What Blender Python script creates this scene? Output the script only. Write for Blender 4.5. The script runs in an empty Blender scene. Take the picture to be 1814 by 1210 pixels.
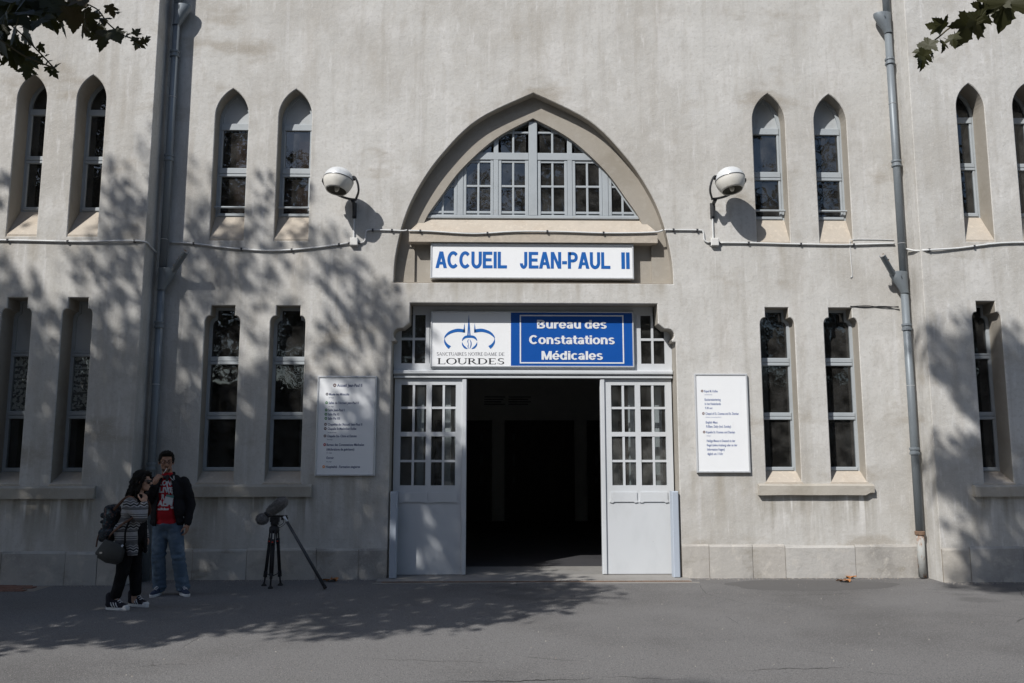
import bpy, bmesh, math, random
import numpy as np
from mathutils import Vector, Matrix, noise, geometry

S = bpy.context.scene
C = S.collection
R = math.radians
rnd = random.Random(7)

# ------------------------------------------------------------------ camera, sky, sun, exposure
CAM = Vector((0.0, -11.4, 1.7)); FPX = 1460.0; YAW = R(1.25); PITCH = math.atan(0.133)
cam = bpy.data.cameras.new('camera'); camo = bpy.data.objects.new('camera', cam); C.objects.link(camo)
cam.sensor_width = 36.0; cam.lens = 36.0 * FPX / 1814.0; cam.clip_end = 3000; cam.clip_start = 0.05
camo.location = CAM; camo.rotation_euler = (R(90) + PITCH, 0, -YAW)
S.camera = camo

SUN = Vector((0.83, 1.0, -1.23))                       # direction the sunlight travels
w = bpy.data.worlds.new('World'); S.world = w; w.use_nodes = True
sky = w.node_tree.nodes.new('ShaderNodeTexSky'); sky.sky_type = 'NISHITA'; sky.sun_disc = False
sky.sun_elevation = math.atan2(1.23, math.hypot(0.83, 1.0)); sky.sun_rotation = R(219.7)
bg = w.node_tree.nodes['Background']; bg.inputs['Strength'].default_value = 0.11
w.node_tree.links.new(sky.outputs[0], bg.inputs[0])
sl = bpy.data.lights.new('sun', 'SUN'); sl.energy = 4.3; sl.angle = R(0.53); sl.color = (1.0, 0.965, 0.92)
so = bpy.data.objects.new('sun', sl); C.objects.link(so)
so.location = (-8, -12, 20); so.rotation_euler = SUN.to_track_quat('-Z', 'Y').to_euler()
S.view_settings.view_transform = 'Standard'; S.view_settings.look = 'None'
S.view_settings.exposure = 0.17; S.view_settings.gamma = 1.0
S.cycles.use_denoising = True; S.cycles.max_bounces = 6; S.cycles.transparent_max_bounces = 12
S.cycles.caustics_reflective = False; S.cycles.caustics_refractive = False

def at(px, py, Y):
    """point of the plane y = Y seen at a pixel of the 1814 px photograph"""
    f = Vector((math.sin(YAW) * math.cos(PITCH), math.cos(YAW) * math.cos(PITCH), math.sin(PITCH)))
    r = Vector((math.cos(YAW), -math.sin(YAW), 0)); u = r.cross(f)
    d = f * FPX + r * (px - 907) + u * (605 - py)
    return CAM + d * ((Y - CAM.y) / d.y)

def to_px(p):
    f = Vector((math.sin(YAW) * math.cos(PITCH), math.cos(YAW) * math.cos(PITCH), math.sin(PITCH)))
    r = Vector((math.cos(YAW), -math.sin(YAW), 0)); u = r.cross(f)
    d = Vector(p) - CAM; z = d.dot(f)
    return (907 + FPX * d.dot(r) / z, 605 - FPX * d.dot(u) / z) if z > 0.05 else None

# ------------------------------------------------------------------ materials
def mat(name, base, rough=0.8, layers=(), bumps=(), metal=0.0, spec=0.3, coord='pos', rlayer=None):
    """layers: (scale, colour, lo, hi, detail, (sx,sy,sz), amount[, kind]) laid over the base; bumps: (scale, strength, distance, kind)"""
    m = bpy.data.materials.new(name); m.use_nodes = True
    N = m.node_tree.nodes; L = m.node_tree.links; b = N['Principled BSDF']
    if coord == 'pos': src = N.new('ShaderNodeNewGeometry').outputs['Position']
    else: src = N.new('ShaderNodeTexCoord').outputs['Object']
    def tex(scale, detail, st, kind='noise'):
        mp = N.new('ShaderNodeMapping'); mp.inputs['Scale'].default_value = st
        L.new(src, mp.inputs['Vector'])
        if kind == 'cell':
            t = N.new('ShaderNodeTexVoronoi'); t.inputs['Scale'].default_value = scale; out = t.outputs['Color']
            bw = N.new('ShaderNodeRGBToBW'); L.new(out, bw.inputs[0]); out = bw.outputs[0]
        elif kind == 'crack':
            nz = N.new('ShaderNodeTexNoise'); nz.inputs['Scale'].default_value = scale * 3; nz.inputs['Detail'].default_value = 5
            L.new(mp.outputs[0], nz.inputs['Vector'])
            mx = N.new('ShaderNodeMix'); mx.data_type = 'RGBA'; mx.inputs[0].default_value = 0.25 / max(scale, .01) * .25
            mx.blend_type = 'ADD'; L.new(mp.outputs[0], mx.inputs[6]); L.new(nz.outputs['Color'], mx.inputs[7])
            t = N.new('ShaderNodeTexVoronoi'); t.feature = 'DISTANCE_TO_EDGE'; t.inputs['Scale'].default_value = scale
            L.new(mx.outputs[2], t.inputs['Vector']); out = t.outputs['Distance']
        else:
            t = N.new('ShaderNodeTexNoise'); t.inputs['Scale'].default_value = scale; t.inputs['Detail'].default_value = detail
            t.inputs['Roughness'].default_value = 0.6; out = t.outputs['Fac']
        if not t.inputs['Vector'].is_linked: L.new(mp.outputs[0], t.inputs['Vector'])
        return out
    col = None
    for ly in layers:
        scale, colour, lo, hi, detail, st, amt = ly[:7]; kind = ly[7] if len(ly) > 7 else 'noise'
        o = tex(scale, detail, st, kind)
        mr = N.new('ShaderNodeMapRange'); mr.inputs['From Min'].default_value = lo; mr.inputs['From Max'].default_value = hi
        mr.inputs['To Max'].default_value = amt; mr.interpolation_type = 'SMOOTHSTEP'
        L.new(o, mr.inputs['Value']); fac = mr.outputs[0]
        if kind == 'crack':
            o2 = tex(0.45, 2, (1, 1, 1)); m2 = N.new('ShaderNodeMapRange')
            m2.inputs['From Min'].default_value = 0.55; m2.inputs['From Max'].default_value = 0.62
            L.new(o2, m2.inputs['Value']); mu = N.new('ShaderNodeMath'); mu.operation = 'MULTIPLY'
            L.new(fac, mu.inputs[0]); L.new(m2.outputs[0], mu.inputs[1]); fac = mu.outputs[0]
        mx = N.new('ShaderNodeMix'); mx.data_type = 'RGBA'
        L.new(fac, mx.inputs[0])
        if col is None: mx.inputs[6].default_value = (*base, 1)
        else: L.new(col, mx.inputs[6])
        mx.inputs[7].default_value = (*colour, 1); col = mx.outputs[2]
    if col is None: b.inputs['Base Color'].default_value = (*base, 1)
    else: L.new(col, b.inputs['Base Color'])
    nrm = None
    for bp in bumps:
        o = tex(bp[0], 6, (1, 1, 1), bp[3] if len(bp) > 3 else 'noise')
        bn = N.new('ShaderNodeBump'); bn.inputs['Strength'].default_value = bp[1]; bn.inputs['Distance'].default_value = bp[2]
        L.new(o, bn.inputs['Height'])
        if nrm: L.new(nrm, bn.inputs['Normal'])
        nrm = bn.outputs[0]
    if nrm: L.new(nrm, b.inputs['Normal'])
    b.inputs['Roughness'].default_value = rough; b.inputs['Metallic'].default_value = metal
    b.inputs['Specular IOR Level'].default_value = spec
    return m

U = (1, 1, 1)
M = {}
M['plaster'] = mat('wall_plaster', (.525, .519, .497), .92, [
    (0.55, (.425, .41, .38), .42, .64, 7, (1, 1, .8), .8),
    (1.7, (.615, .607, .59), .47, .68, 8, U, .55),
    (2.4, (.39, .375, .345), .52, .72, 6, (2.2, 2.2, .10), .55),
    (3.1, (.61, .605, .60), .56, .70, 6, (2.6, 2.6, .09), .45),
    (1.1, (.36, .33, .285), .53, .74, 9, (1.8, 1.8, .3), .6),
    (4.5, (.39, .37, .335), .50, .70, 8, (1.4, 1.4, .4), .5),
    (0.8, (.30, .265, .215), .56, .68, 10, (.8, .8, 1.6), .6),
    (9, (.66, .655, .645), .58, .70, 8, (1.5, 1.5, .25), .45),
    (22, (.40, .385, .36), .50, .68, 5, U, .45),
    (55, (.62, .61, .60), .52, .70, 3, U, .35)],
    [(2.2, .3, .06), (13, .3, .012), (48, .5, .005)], spec=.15)
def run_off(m, spots, colour, amt, sc, lo, hi):
    """dirt or lime runs below a ledge or sill: streaks of noise inside each (x0, x1, z0, z1)"""
    N = m.node_tree.nodes; L = m.node_tree.links; b = N['Principled BSDF']; src = b.inputs['Base Color'].links[0].from_socket
    g = N.new('ShaderNodeNewGeometry'); sp = N.new('ShaderNodeSeparateXYZ'); L.new(g.outputs['Position'], sp.inputs[0])
    def mr(o, a, c):
        r = N.new('ShaderNodeMapRange'); r.inputs['From Min'].default_value = a; r.inputs['From Max'].default_value = c; L.new(o, r.inputs['Value']); return r.outputs[0]
    def op(k, a, c):
        n = N.new('ShaderNodeMath'); n.operation = k; L.new(a, n.inputs[0]); L.new(c, n.inputs[1]); return n.outputs[0]
    tot = None
    for x0, x1, z0, z1 in spots:
        k = op('MULTIPLY', op('MULTIPLY', mr(sp.outputs['X'], x0, x0 + .12), mr(sp.outputs['X'], x1, x1 - .12)), op('MULTIPLY', mr(sp.outputs['Z'], z0, z0 + (z1 - z0) * .8), mr(sp.outputs['Z'], z1 + .02, z1)))
        tot = k if tot is None else op('MAXIMUM', tot, k)
    mp = N.new('ShaderNodeMapping'); mp.inputs['Scale'].default_value = (1, 1, .10); L.new(g.outputs['Position'], mp.inputs['Vector'])
    t = N.new('ShaderNodeTexNoise'); t.inputs['Scale'].default_value = sc; t.inputs['Detail'].default_value = 5; L.new(mp.outputs[0], t.inputs['Vector'])
    f = op('MULTIPLY', tot, mr(t.outputs['Fac'], lo, hi)); n = N.new('ShaderNodeMath'); n.operation = 'MULTIPLY'; n.inputs[1].default_value = amt; n.use_clamp = True; L.new(f, n.inputs[0])
    mx = N.new('ShaderNodeMix'); mx.data_type = 'RGBA'; L.new(n.outputs[0], mx.inputs[0]); L.new(src, mx.inputs[6]); mx.inputs[7].default_value = (*colour, 1); L.new(mx.outputs[2], b.inputs['Base Color'])
SP = [(-4.15, -2.4, .45, 1.12), (3.55, 5.3, .45, 1.12), (-7.3, -5.1, .45, 1.12), (6.3, 8.4, .45, 1.12)]
SP2 = [(x - .30, x + .30, 3.72, 4.66) for x in (-3.775, -2.87, 3.99, 4.895, -6.39, -5.575, 6.73)] + [(-1.5, 2.6, 3.76, 4.06), (2.6, 3.7, .5, 1.42), (-2.6, -1.45, .45, 1.38)]
run_off(M['plaster'], SP, (.27, .25, .21), .8, 7, .42, .62)
run_off(M['plaster'], SP, (.66, .655, .64), .8, 9, .56, .64)
run_off(M['plaster'], SP2, (.33, .30, .25), .6, 6, .45, .66)
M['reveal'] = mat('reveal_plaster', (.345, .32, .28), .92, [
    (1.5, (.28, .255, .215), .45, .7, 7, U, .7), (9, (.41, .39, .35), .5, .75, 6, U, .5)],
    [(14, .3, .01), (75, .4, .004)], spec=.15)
M['cream'] = mat('cream_sill_mortar', (.45, .405, .345), .9, [
    (3, (.42, .365, .30), .45, .7, 8, U, .7), (16, (.62, .55, .46), .5, .75, 6, U, .5), (2.3, (.25, .23, .19), .6, .75, 8, U, .6)],
    [(9, .5, .02), (60, .5, .004)], spec=.15)
M['ledge'] = mat('ledge_concrete', (.40, .375, .33), .92, [
    (2, (.30, .275, .23), .45, .7, 8, (1, 1, .4), .7), (12, (.46, .44, .4), .5, .75, 6, U, .5), (4, (.20, .185, .15), .6, .8, 8, U, .5)],
    [(6, .4, .02), (50, .5, .005)], spec=.15)
stone_cols = [(.41, .395, .37), (.42, .40, .37), (.42, .41, .39), (.425, .40, .36), (.40, .385, .36)]
for i, c in enumerate(stone_cols):
    M['stone%d' % i] = mat('plinth_stone', c, .92, [
        (1.6, tuple(x * .66 for x in c), .44, .66, 9, U, .8), (5, (.55, .52, .47), .53, .70, 8, U, .6),
        (2.4, (.25, .23, .19), .55, .72, 9, (1, 1, 2.0), .65), (40, (.5, .48, .45), .5, .7, 4, U, .3)],
        [(4, .4, .03), (25, .4, .01), (90, .4, .004)], spec=.15)
M['mortar'] = mat('plinth_joint', (.26, .235, .2), .95, [(8, (.36, .33, .29), .4, .7, 6, U, .6)], [(40, .5, .006)], spec=.1)
M['asphalt'] = mat('asphalt', (.158, .155, .153), .9, [
    (0.35, (.098, .095, .093), .42, .66, 7, U, .8), (1.3, (.145, .140, .136), .5, .72, 8, U, .55),
    (95, (.33, .32, .31), .55, .68, 2, U, .8), (70, (.045, .044, .043), .55, .68, 2, U, .75), (28, (.22, .215, .21), .54, .70, 5, U, .55), (24, (.08, .078, .077), .55, .70, 5, U, .5),
    (60, (.16, .155, .15), .55, .75, 3, U, .35),
    (0.22, (.075, .073, .072), .60, .66, 8, (1, 1.6, 1), .5),
    (0.6, (.045, .043, .042), .005, .001, 2, U, .7, 'crack')],
    [(1.5, .2, .03), (35, .3, .012), (110, .9, .006)], spec=.25)
M['paint_frame'] = mat('grey_blue_paint', (.37, .405, .43), .55, [
    (4, (.32, .35, .37), .45, .7, 8, U, .6), (18, (.30, .29, .27), .64, .74, 8, (1, 1, .4), .55)],
    [(40, .15, .004)], spec=.35)
M['paint_door'] = mat('pale_grey_door_paint', (.56, .585, .61), .5, [
    (3, (.50, .525, .55), .45, .7, 8, (1, 1, .4), .6), (26, (.34, .33, .31), .69, .75, 8, U, .6),
    (1.4, (.44, .45, .45), .55, .8, 7, (1, 1, .5), .4)], [(20, .08, .006)], spec=.4)
M['guard'] = mat('grey_metal_guard', (.40, .45, .52), .45, [(3, (.35, .40, .46), .45, .7, 6, (1, 1, .3), .6)], [], spec=.4)
M['panel_head'] = mat('window_head_board', (.43, .455, .47), .6, [(5, (.37, .39, .40), .45, .7, 8, U, .7)], [(30, .1, .004)])
M['zinc'] = mat('painted_zinc', (.20, .228, .25), .5, [
    (3, (.165, .188, .21), .4, .7, 7, (1, 1, .3), .7), (14, (.34, .36, .38), .6, .75, 7, (1, 1, .5), .5)], [(12, .1, .006)], metal=.25, spec=.4)
M['rust_pipe'] = mat('flaking_white_cast_iron', (.36, .37, .36), .7, [
    (9, (.22, .11, .055), .47, .58, 8, (1, 1, .5), .85), (30, (.36, .33, .3), .55, .7, 6, U, .5)], [(25, .4, .008)])
M['rust'] = mat('rusty_strap', (.20, .13, .09), .85, [(20, (.10, .07, .05), .45, .65, 6, U, .8)], [(60, .4, .004)], metal=.2)
M['debris'] = mat('dry_leaf_litter', (.32, .21, .12), .9, [(30, (.16, .09, .05), .45, .65, 5, U, .8)], [(40, .6, .01)])
M['conduit'] = mat('grey_plastic_conduit', (.62, .63, .63), .45, [(6, (.5, .5, .49), .5, .75, 6, U, .5)], spec=.35)
M['box_white'] = mat('white_plastic_box', (.66, .66, .64), .5, [(8, (.55, .54, .51), .5, .8, 6, U, .5)], spec=.35)
M['black'] = mat('black_plastic', (.022, .022, .024), .5, [(15, (.04, .04, .042), .5, .75, 4, U, .6)], coord='obj')
M['dark_metal'] = mat('dark_painted_metal', (.06, .062, .068), .45, [(9, (.10, .10, .105), .5, .75, 6, U, .6)], metal=.3)
M['alu'] = mat('anodised_aluminium', (.58, .60, .62), .38, [(20, (.48, .50, .52), .45, .7, 3, (1, 1, .1), .5)], metal=.3, spec=.5)
M['dome'] = mat('aluminium_lamp_dome', (.64, .66, .67), .32, [(7, (.52, .54, .56), .45, .7, 6, U, .6), (25, (.40, .40, .39), .62, .75, 5, U, .4)], metal=.12, spec=.5, coord='obj')
M['dome_cream'] = mat('cream_lamp_bowl', (.66, .645, .60), .45, [(6, (.50, .48, .42), .45, .75, 7, U, .6)], spec=.4, coord='obj')
M['lamp_inner'] = mat('lamp_reflector', (.10, .095, .08), .5, [(12, (.18, .17, .14), .45, .7, 5, U, .6)], metal=.2, coord='obj')
M['bulb'] = mat('milky_bulb', (.62, .6, .52), .3, [(10, (.55, .53, .46), .4, .7, 3, U, .5)], spec=.5, coord='obj')
M['sign_white'] = mat('white_sign_sheet', (.82, .84, .86), .38, [(1.4, (.78, .80, .82), .4, .7, 6, U, .6), (9, (.64, .65, .66), .62, .8, 7, (1, 1, .3), .35)], spec=.4)
M['sign_blue'] = mat('blue_sign_sheet', (.006, .078, .345), .35, [(1.6, (.008, .088, .38), .4, .7, 6, U, .7)], spec=.4)
M['ink_blue'] = mat('blue_lettering', (.010, .115, .40), .45, [(6, (.016, .11, .41), .4, .7, 4, U, .7)])
M['ink_navy'] = mat('navy_lettering', (.030, .055, .17), .5, [(20, (.04, .07, .2), .4, .7, 3, U, .6)])
M['ink_mid'] = mat('medium_blue_lettering', (.07, .12, .30), .5, [(20, (.09, .14, .33), .4, .7, 3, U, .6)])
M['ink_black'] = mat('black_lettering', (.015, .015, .02), .45, [(9, (.025, .025, .03), .4, .7, 3, U, .7)])
M['ink_grey'] = mat('grey_lettering', (.13, .13, .15), .5, [(9, (.17, .17, .19), .4, .7, 3, U, .7)])
M['ink_white'] = mat('white_lettering', (.74, .76, .79), .4, [(4, (.68, .7, .73), .4, .7, 5, U, .6)])
M['dot_brown'] = mat('brown_dot', (.10, .035, .03), .5, [(30, (.13, .05, .04), .4, .7, 2, U, .6)])
M['dot_dark'] = mat('dark_dot', (.03, .03, .045), .5, [(30, (.05, .05, .06), .4, .7, 2, U, .6)])
M['dot_green'] = mat('green_dot', (.04, .22, .06), .5, [(30, (.06, .26, .08), .4, .7, 2, U, .6)])
M['dot_red'] = mat('red_dot', (.45, .02, .03), .5, [(30, (.5, .04, .05), .4, .7, 2, U, .6)])
M['dot_orange'] = mat('orange_dot', (.75, .25, .03), .5, [(30, (.8, .3, .06), .4, .7, 2, U, .6)])
M['threshold'] = mat('worn_threshold_stone', (.26, .25, .235), .85, [(2, (.20, .19, .175), .45, .7, 8, U, .7), (20, (.33, .32, .30), .5, .75, 6, U, .5)], [(30, .3, .008)])
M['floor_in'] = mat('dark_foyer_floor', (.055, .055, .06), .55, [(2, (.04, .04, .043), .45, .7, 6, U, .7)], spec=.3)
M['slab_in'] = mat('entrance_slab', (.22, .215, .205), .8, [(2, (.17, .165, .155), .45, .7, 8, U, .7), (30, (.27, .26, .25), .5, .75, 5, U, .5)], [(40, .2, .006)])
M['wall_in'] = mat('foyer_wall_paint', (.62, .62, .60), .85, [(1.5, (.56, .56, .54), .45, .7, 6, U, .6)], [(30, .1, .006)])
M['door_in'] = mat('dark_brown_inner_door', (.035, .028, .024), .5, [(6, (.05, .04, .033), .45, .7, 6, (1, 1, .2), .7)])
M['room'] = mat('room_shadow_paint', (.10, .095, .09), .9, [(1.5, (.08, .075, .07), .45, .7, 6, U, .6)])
M['curtain'] = mat('net_curtain', (.62, .61, .58), .9, [(26, (.10, .10, .10), .50, .56, 1, (1, .01, .8), .9), (26, (.12, .12, .12), .55, .6, 1, (.1, .01, 1), .9)], [(30, .3, .01)])
M['brown_blind'] = mat('brown_inner_shutter', (.26, .13, .085), .8, [(3, (.12, .07, .05), .45, .7, 6, (1, 1, .3), .7)])
M['rubber'] = mat('black_rubber', (.02, .02, .02), .7, [(20, (.035, .035, .035), .5, .7, 3, U, .6)], coord='obj')

def glass_mat(name, tint, dirt=.06):
    m = bpy.data.materials.new(name); m.use_nodes = True; N = m.node_tree.nodes; L = m.node_tree.links
    N.remove(N['Principled BSDF']); out = N['Material Output']
    g = N.new('ShaderNodeBsdfGlossy'); g.inputs['Roughness'].default_value = .015; g.inputs['Color'].default_value = (.9, .95, 1, 1)
    tr = N.new('ShaderNodeBsdfTransparent'); tr.inputs['Color'].default_value = (*tint, 1)
    df = N.new('ShaderNodeBsdfDiffuse'); df.inputs['Color'].default_value = (.42, .41, .39, 1)
    fr = N.new('ShaderNodeFresnel'); fr.inputs['IOR'].default_value = 1.52
    ge = N.new('ShaderNodeNewGeometry')
    nz = N.new('ShaderNodeTexNoise'); nz.inputs['Scale'].default_value = 2.2; nz.inputs['Detail'].default_value = 2
    L.new(ge.outputs['Position'], nz.inputs['Vector'])
    bp = N.new('ShaderNodeBump'); bp.inputs['Strength'].default_value = .07; bp.inputs['Distance'].default_value = .05
    L.new(nz.outputs['Fac'], bp.inputs['Height']); L.new(bp.outputs[0], g.inputs['Normal'])
    n2 = N.new('ShaderNodeTexNoise'); n2.inputs['Scale'].default_value = 6; n2.inputs['Detail'].default_value = 8
    L.new(ge.outputs['Position'], n2.inputs['Vector'])
    mr = N.new('ShaderNodeMapRange'); mr.inputs['From Min'].default_value = .35; mr.inputs['From Max'].default_value = .8
    mr.inputs['To Min'].default_value = dirt * .4; mr.inputs['To Max'].default_value = dirt * 2.2; L.new(n2.outputs['Fac'], mr.inputs['Value'])
    m1 = N.new('ShaderNodeMixShader'); L.new(mr.outputs[0], m1.inputs[0]); L.new(tr.outputs[0], m1.inputs[1]); L.new(df.outputs[0], m1.inputs[2])
    m2 = N.new('ShaderNodeMixShader'); ad = N.new('ShaderNodeMath'); ad.operation = 'MULTIPLY'; ad.inputs[1].default_value = 1.8
    bf = N.new('ShaderNodeMath'); bf.operation = 'SUBTRACT'; bf.inputs[0].default_value = 1; L.new(ge.outputs['Backfacing'], bf.inputs[1])
    bm = N.new('ShaderNodeMath'); bm.operation = 'MULTIPLY'; bm.use_clamp = True; L.new(fr.outputs[0], ad.inputs[0]); L.new(ad.outputs[0], bm.inputs[0]); L.new(bf.outputs[0], bm.inputs[1]); L.new(bm.outputs[0], m2.inputs[0]); L.new(m1.outputs[0], m2.inputs[1]); L.new(g.outputs[0], m2.inputs[2])
    L.new(m2.outputs[0], out.inputs['Surface'])
    return m
M['glass'] = glass_mat('window_glass', (.5, .52, .53), .045)
M['glass_frost'] = glass_mat('wired_glass', (.75, .78, .78), .09)
M['glass_clear'] = glass_mat('clear_door_glass', (.86, .88, .88), .03)
M['glass_dark'] = glass_mat('dark_tinted_glass', (.3, .3, .3), .04)

# ------------------------------------------------------------------ mesh helpers
class MB:
    def __init__(s): s.v = []; s.f = []
    def add(s, vs, fs):
        k = len(s.v); s.v += [tuple(v) for v in vs]; s.f += [tuple(i + k for i in f) for f in fs]; return s
    def box(s, x0, x1, y0, y1, z0, z1):
        return s.add([(x0, y0, z0), (x1, y0, z0), (x1, y1, z0), (x0, y1, z0), (x0, y0, z1), (x1, y0, z1), (x1, y1, z1), (x0, y1, z1)],
                     [(0, 3, 2, 1), (4, 5, 6, 7), (0, 1, 5, 4), (1, 2, 6, 5), (2, 3, 7, 6), (3, 0, 4, 7)])
    def cbox(s, x0, x1, y0, y1, z0, z1, c):
        """box whose front (y0) edges are chamfered"""
        a = [(x0, y1, z0), (x1, y1, z0), (x1, y1, z1), (x0, y1, z1)]
        b = [(x0, y0 + c, z0), (x1, y0 + c, z0), (x1, y0 + c, z1), (x0, y0 + c, z1)]
        d = [(x0 + c, y0, z0 + c), (x1 - c, y0, z0 + c), (x1 - c, y0, z1 - c), (x0 + c, y0, z1 - c)]
        f = [(3, 2, 1, 0), (8, 9, 10, 11)]
        for k in (0, 4):
            for i in range(4): j = (i + 1) % 4; f.append((k + i, k + j, k + 4 + j, k + 4 + i))
        return s.add(a + b + d, f)
    def rings(s, rs, closed=True, caps=True):
        k = len(s.v); n = len(rs[0])
        for r in rs: s.v += [tuple(p) for p in r]
        for a in range(len(rs) - 1):
            for i in range(n if closed else n - 1):
                j = (i + 1) % n; s.f.append((k + a * n + i, k + a * n + j, k + (a + 1) * n + j, k + (a + 1) * n + i))
        if caps:
            s.f.append(tuple(k + i for i in reversed(range(n)))); s.f.append(tuple(k + (len(rs) - 1) * n + i for i in range(n)))
        return s
    def tube(s, path, rad, n=8, caps=True, flat=1.0, up=None):
        P = [Vector(p) for p in path]; rs = []
        rr = rad if isinstance(rad, (list, tuple)) else [rad] * len(P)
        prev = None
        for i, p in enumerate(P):
            t = (P[min(i + 1, len(P) - 1)] - P[max(i - 1, 0)]).normalized()
            if prev is None:
                a = Vector(up) if up else (Vector((0, 0, 1)) if abs(t.z) < .9 else Vector((0, 1, 0)))
            else: a = prev
            x = (a - t * a.dot(t)).normalized(); y = t.cross(x); prev = x
            rs.append([p + x * (math.cos(2 * math.pi * q / n) * rr[i] * flat) + y * (math.sin(2 * math.pi * q / n) * rr[i]) for q in range(n)])
        return s.rings(rs, True, caps)
    def lathe(s, prof, n=24, ax=None, caps=False):
        """prof: (r, z) list turned about z, then moved by matrix ax"""
        rs = []
        for r, z in prof:
            ring = [Vector((r * math.cos(2 * math.pi * q / n), r * math.sin(2 * math.pi * q / n), z)) for q in range(n)]
            rs.append([ax @ p for p in ring] if ax else ring)
        return s.rings(rs, True, caps)
    def prism(s, poly, y0, y1):
        """polygon of (x, z) extruded from y0 to y1"""
        n = len(poly); k = len(s.v)
        s.v += [(x, y0, z) for x, z in poly] + [(x, y1, z) for x, z in poly]
        tri = geometry.tessellate_polygon([[Vector((x, z, 0)) for x, z in poly]])
        for t in tri:
            s.f.append(tuple(k + i for i in t)); s.f.append(tuple(k + n + i for i in reversed(t)))
        for i in range(n): j = (i + 1) % n; s.f.append((k + i, k + j, k + n + j, k + n + i))
        return s
    def sheet(s, polys, y):
        """flat sheet at y of the first polygon with the others cut out"""
        allp = [p for q in polys for p in q]; k = len(s.v)
        s.v += [(x, y, z) for x, z in allp]
        for t in geometry.tessellate_polygon([[Vector((x, z, 0)) for x, z in q] for q in polys]): s.f.append(tuple(k + i for i in t))
        return s
    def loft(s, pa, ya, pb, yb):
        k = len(s.v); n = len(pa)
        s.v += [(x, ya, z) for x, z in pa] + [(x, yb, z) for x, z in pb]
        for i in range(n): j = (i + 1) % n; s.f.append((k + i, k + j, k + n + j, k + n + i))
        return s
    def mesh(s, name, m, smooth=False, fix=True):
        me = bpy.data.meshes.new(name); me.from_pydata(s.v, [], s.f)
        if fix:
            b = bmesh.new(); b.from_mesh(me); bmesh.ops.recalc_face_normals(b, faces=b.faces); b.to_mesh(me); b.free()
        if smooth:
            me.polygons.foreach_set('use_smooth', [True] * len(me.polygons))
        me.materials.append(M[m] if isinstance(m, str) else m); return me
    def build(s, name, m, parent=None, smooth=False, loc=None, fix=True):
        return place(name, s.mesh(name, m, smooth, fix), parent, loc)

def place(name, me, parent=None, loc=None):
    o = bpy.data.objects.new(name, me); C.objects.link(o)
    if parent is not None:
        o.parent = parent
        o.matrix_parent_inverse = Matrix.Translation(-WL(parent))
    if loc is not None: o.location = loc
    return o

def WL(o):
    """world position of an unrotated parent chain (the pieces below it are modelled in world metres)"""
    p = Vector(o.location)
    if o.parent is not None: p = WL(o.parent) + (o.matrix_parent_inverse.translation + p)
    return p

def tag(o, label=None, cat=None, group=None, kind=None):
    if label: o['label'] = label
    if cat: o['category'] = cat
    if group: o['group'] = group
    if kind: o['kind'] = kind
    return o

def thing(name, loc, label, cat, group=None):
    o = bpy.data.objects.new(name, None); C.objects.link(o); o.location = loc; o.empty_display_size = .2
    return tag(o, label, cat, group)

def smooth_by_angle(o, deg=35):
    b = bmesh.new(); b.from_mesh(o.data)
    for e in b.edges: e.smooth = not (len(e.link_faces) == 2 and e.calc_face_angle(0) > R(deg))
    for f in b.faces: f.smooth = True
    b.to_mesh(o.data); b.free(); return o

def offset(poly, d):
    """move a closed (x, z) outline outward by d"""
    n = len(poly); area = sum(poly[i][0] * poly[(i + 1) % n][1] - poly[(i + 1) % n][0] * poly[i][1] for i in range(n))
    sg = 1 if area > 0 else -1; out = []
    for i in range(n):
        a = Vector(poly[i - 1]); b = Vector(poly[i]); c = Vector(poly[(i + 1) % n])
        e1 = (b - a).normalized(); e2 = (c - b).normalized()
        n1 = Vector((e1.y, -e1.x)) * sg; n2 = Vector((e2.y, -e2.x)) * sg
        m_ = n1 + n2; m_ = m_ / max(m_.dot(n1), .35) if m_.length > 1e-6 else n1
        out.append((b.x + m_.x * d, b.y + m_.y * d))
    return out

# ------------------------------------------------------------------ text
def text_mesh(body, bold=0.0, spacing=1.0, word=1.0):
    cu = bpy.data.curves.new('t', 'FONT'); cu.body = body; cu.size = 1.0; cu.offset = bold
    cu.space_character = spacing; cu.space_word = word; cu.resolution_u = 4
    o = bpy.data.objects.new('t', cu); C.objects.link(o)
    dg = bpy.context.evaluated_depsgraph_get(); dg.update()
    me = bpy.data.meshes.new_from_object(o.evaluated_get(dg)); bpy.data.objects.remove(o); bpy.data.curves.remove(cu)
    return me

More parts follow.
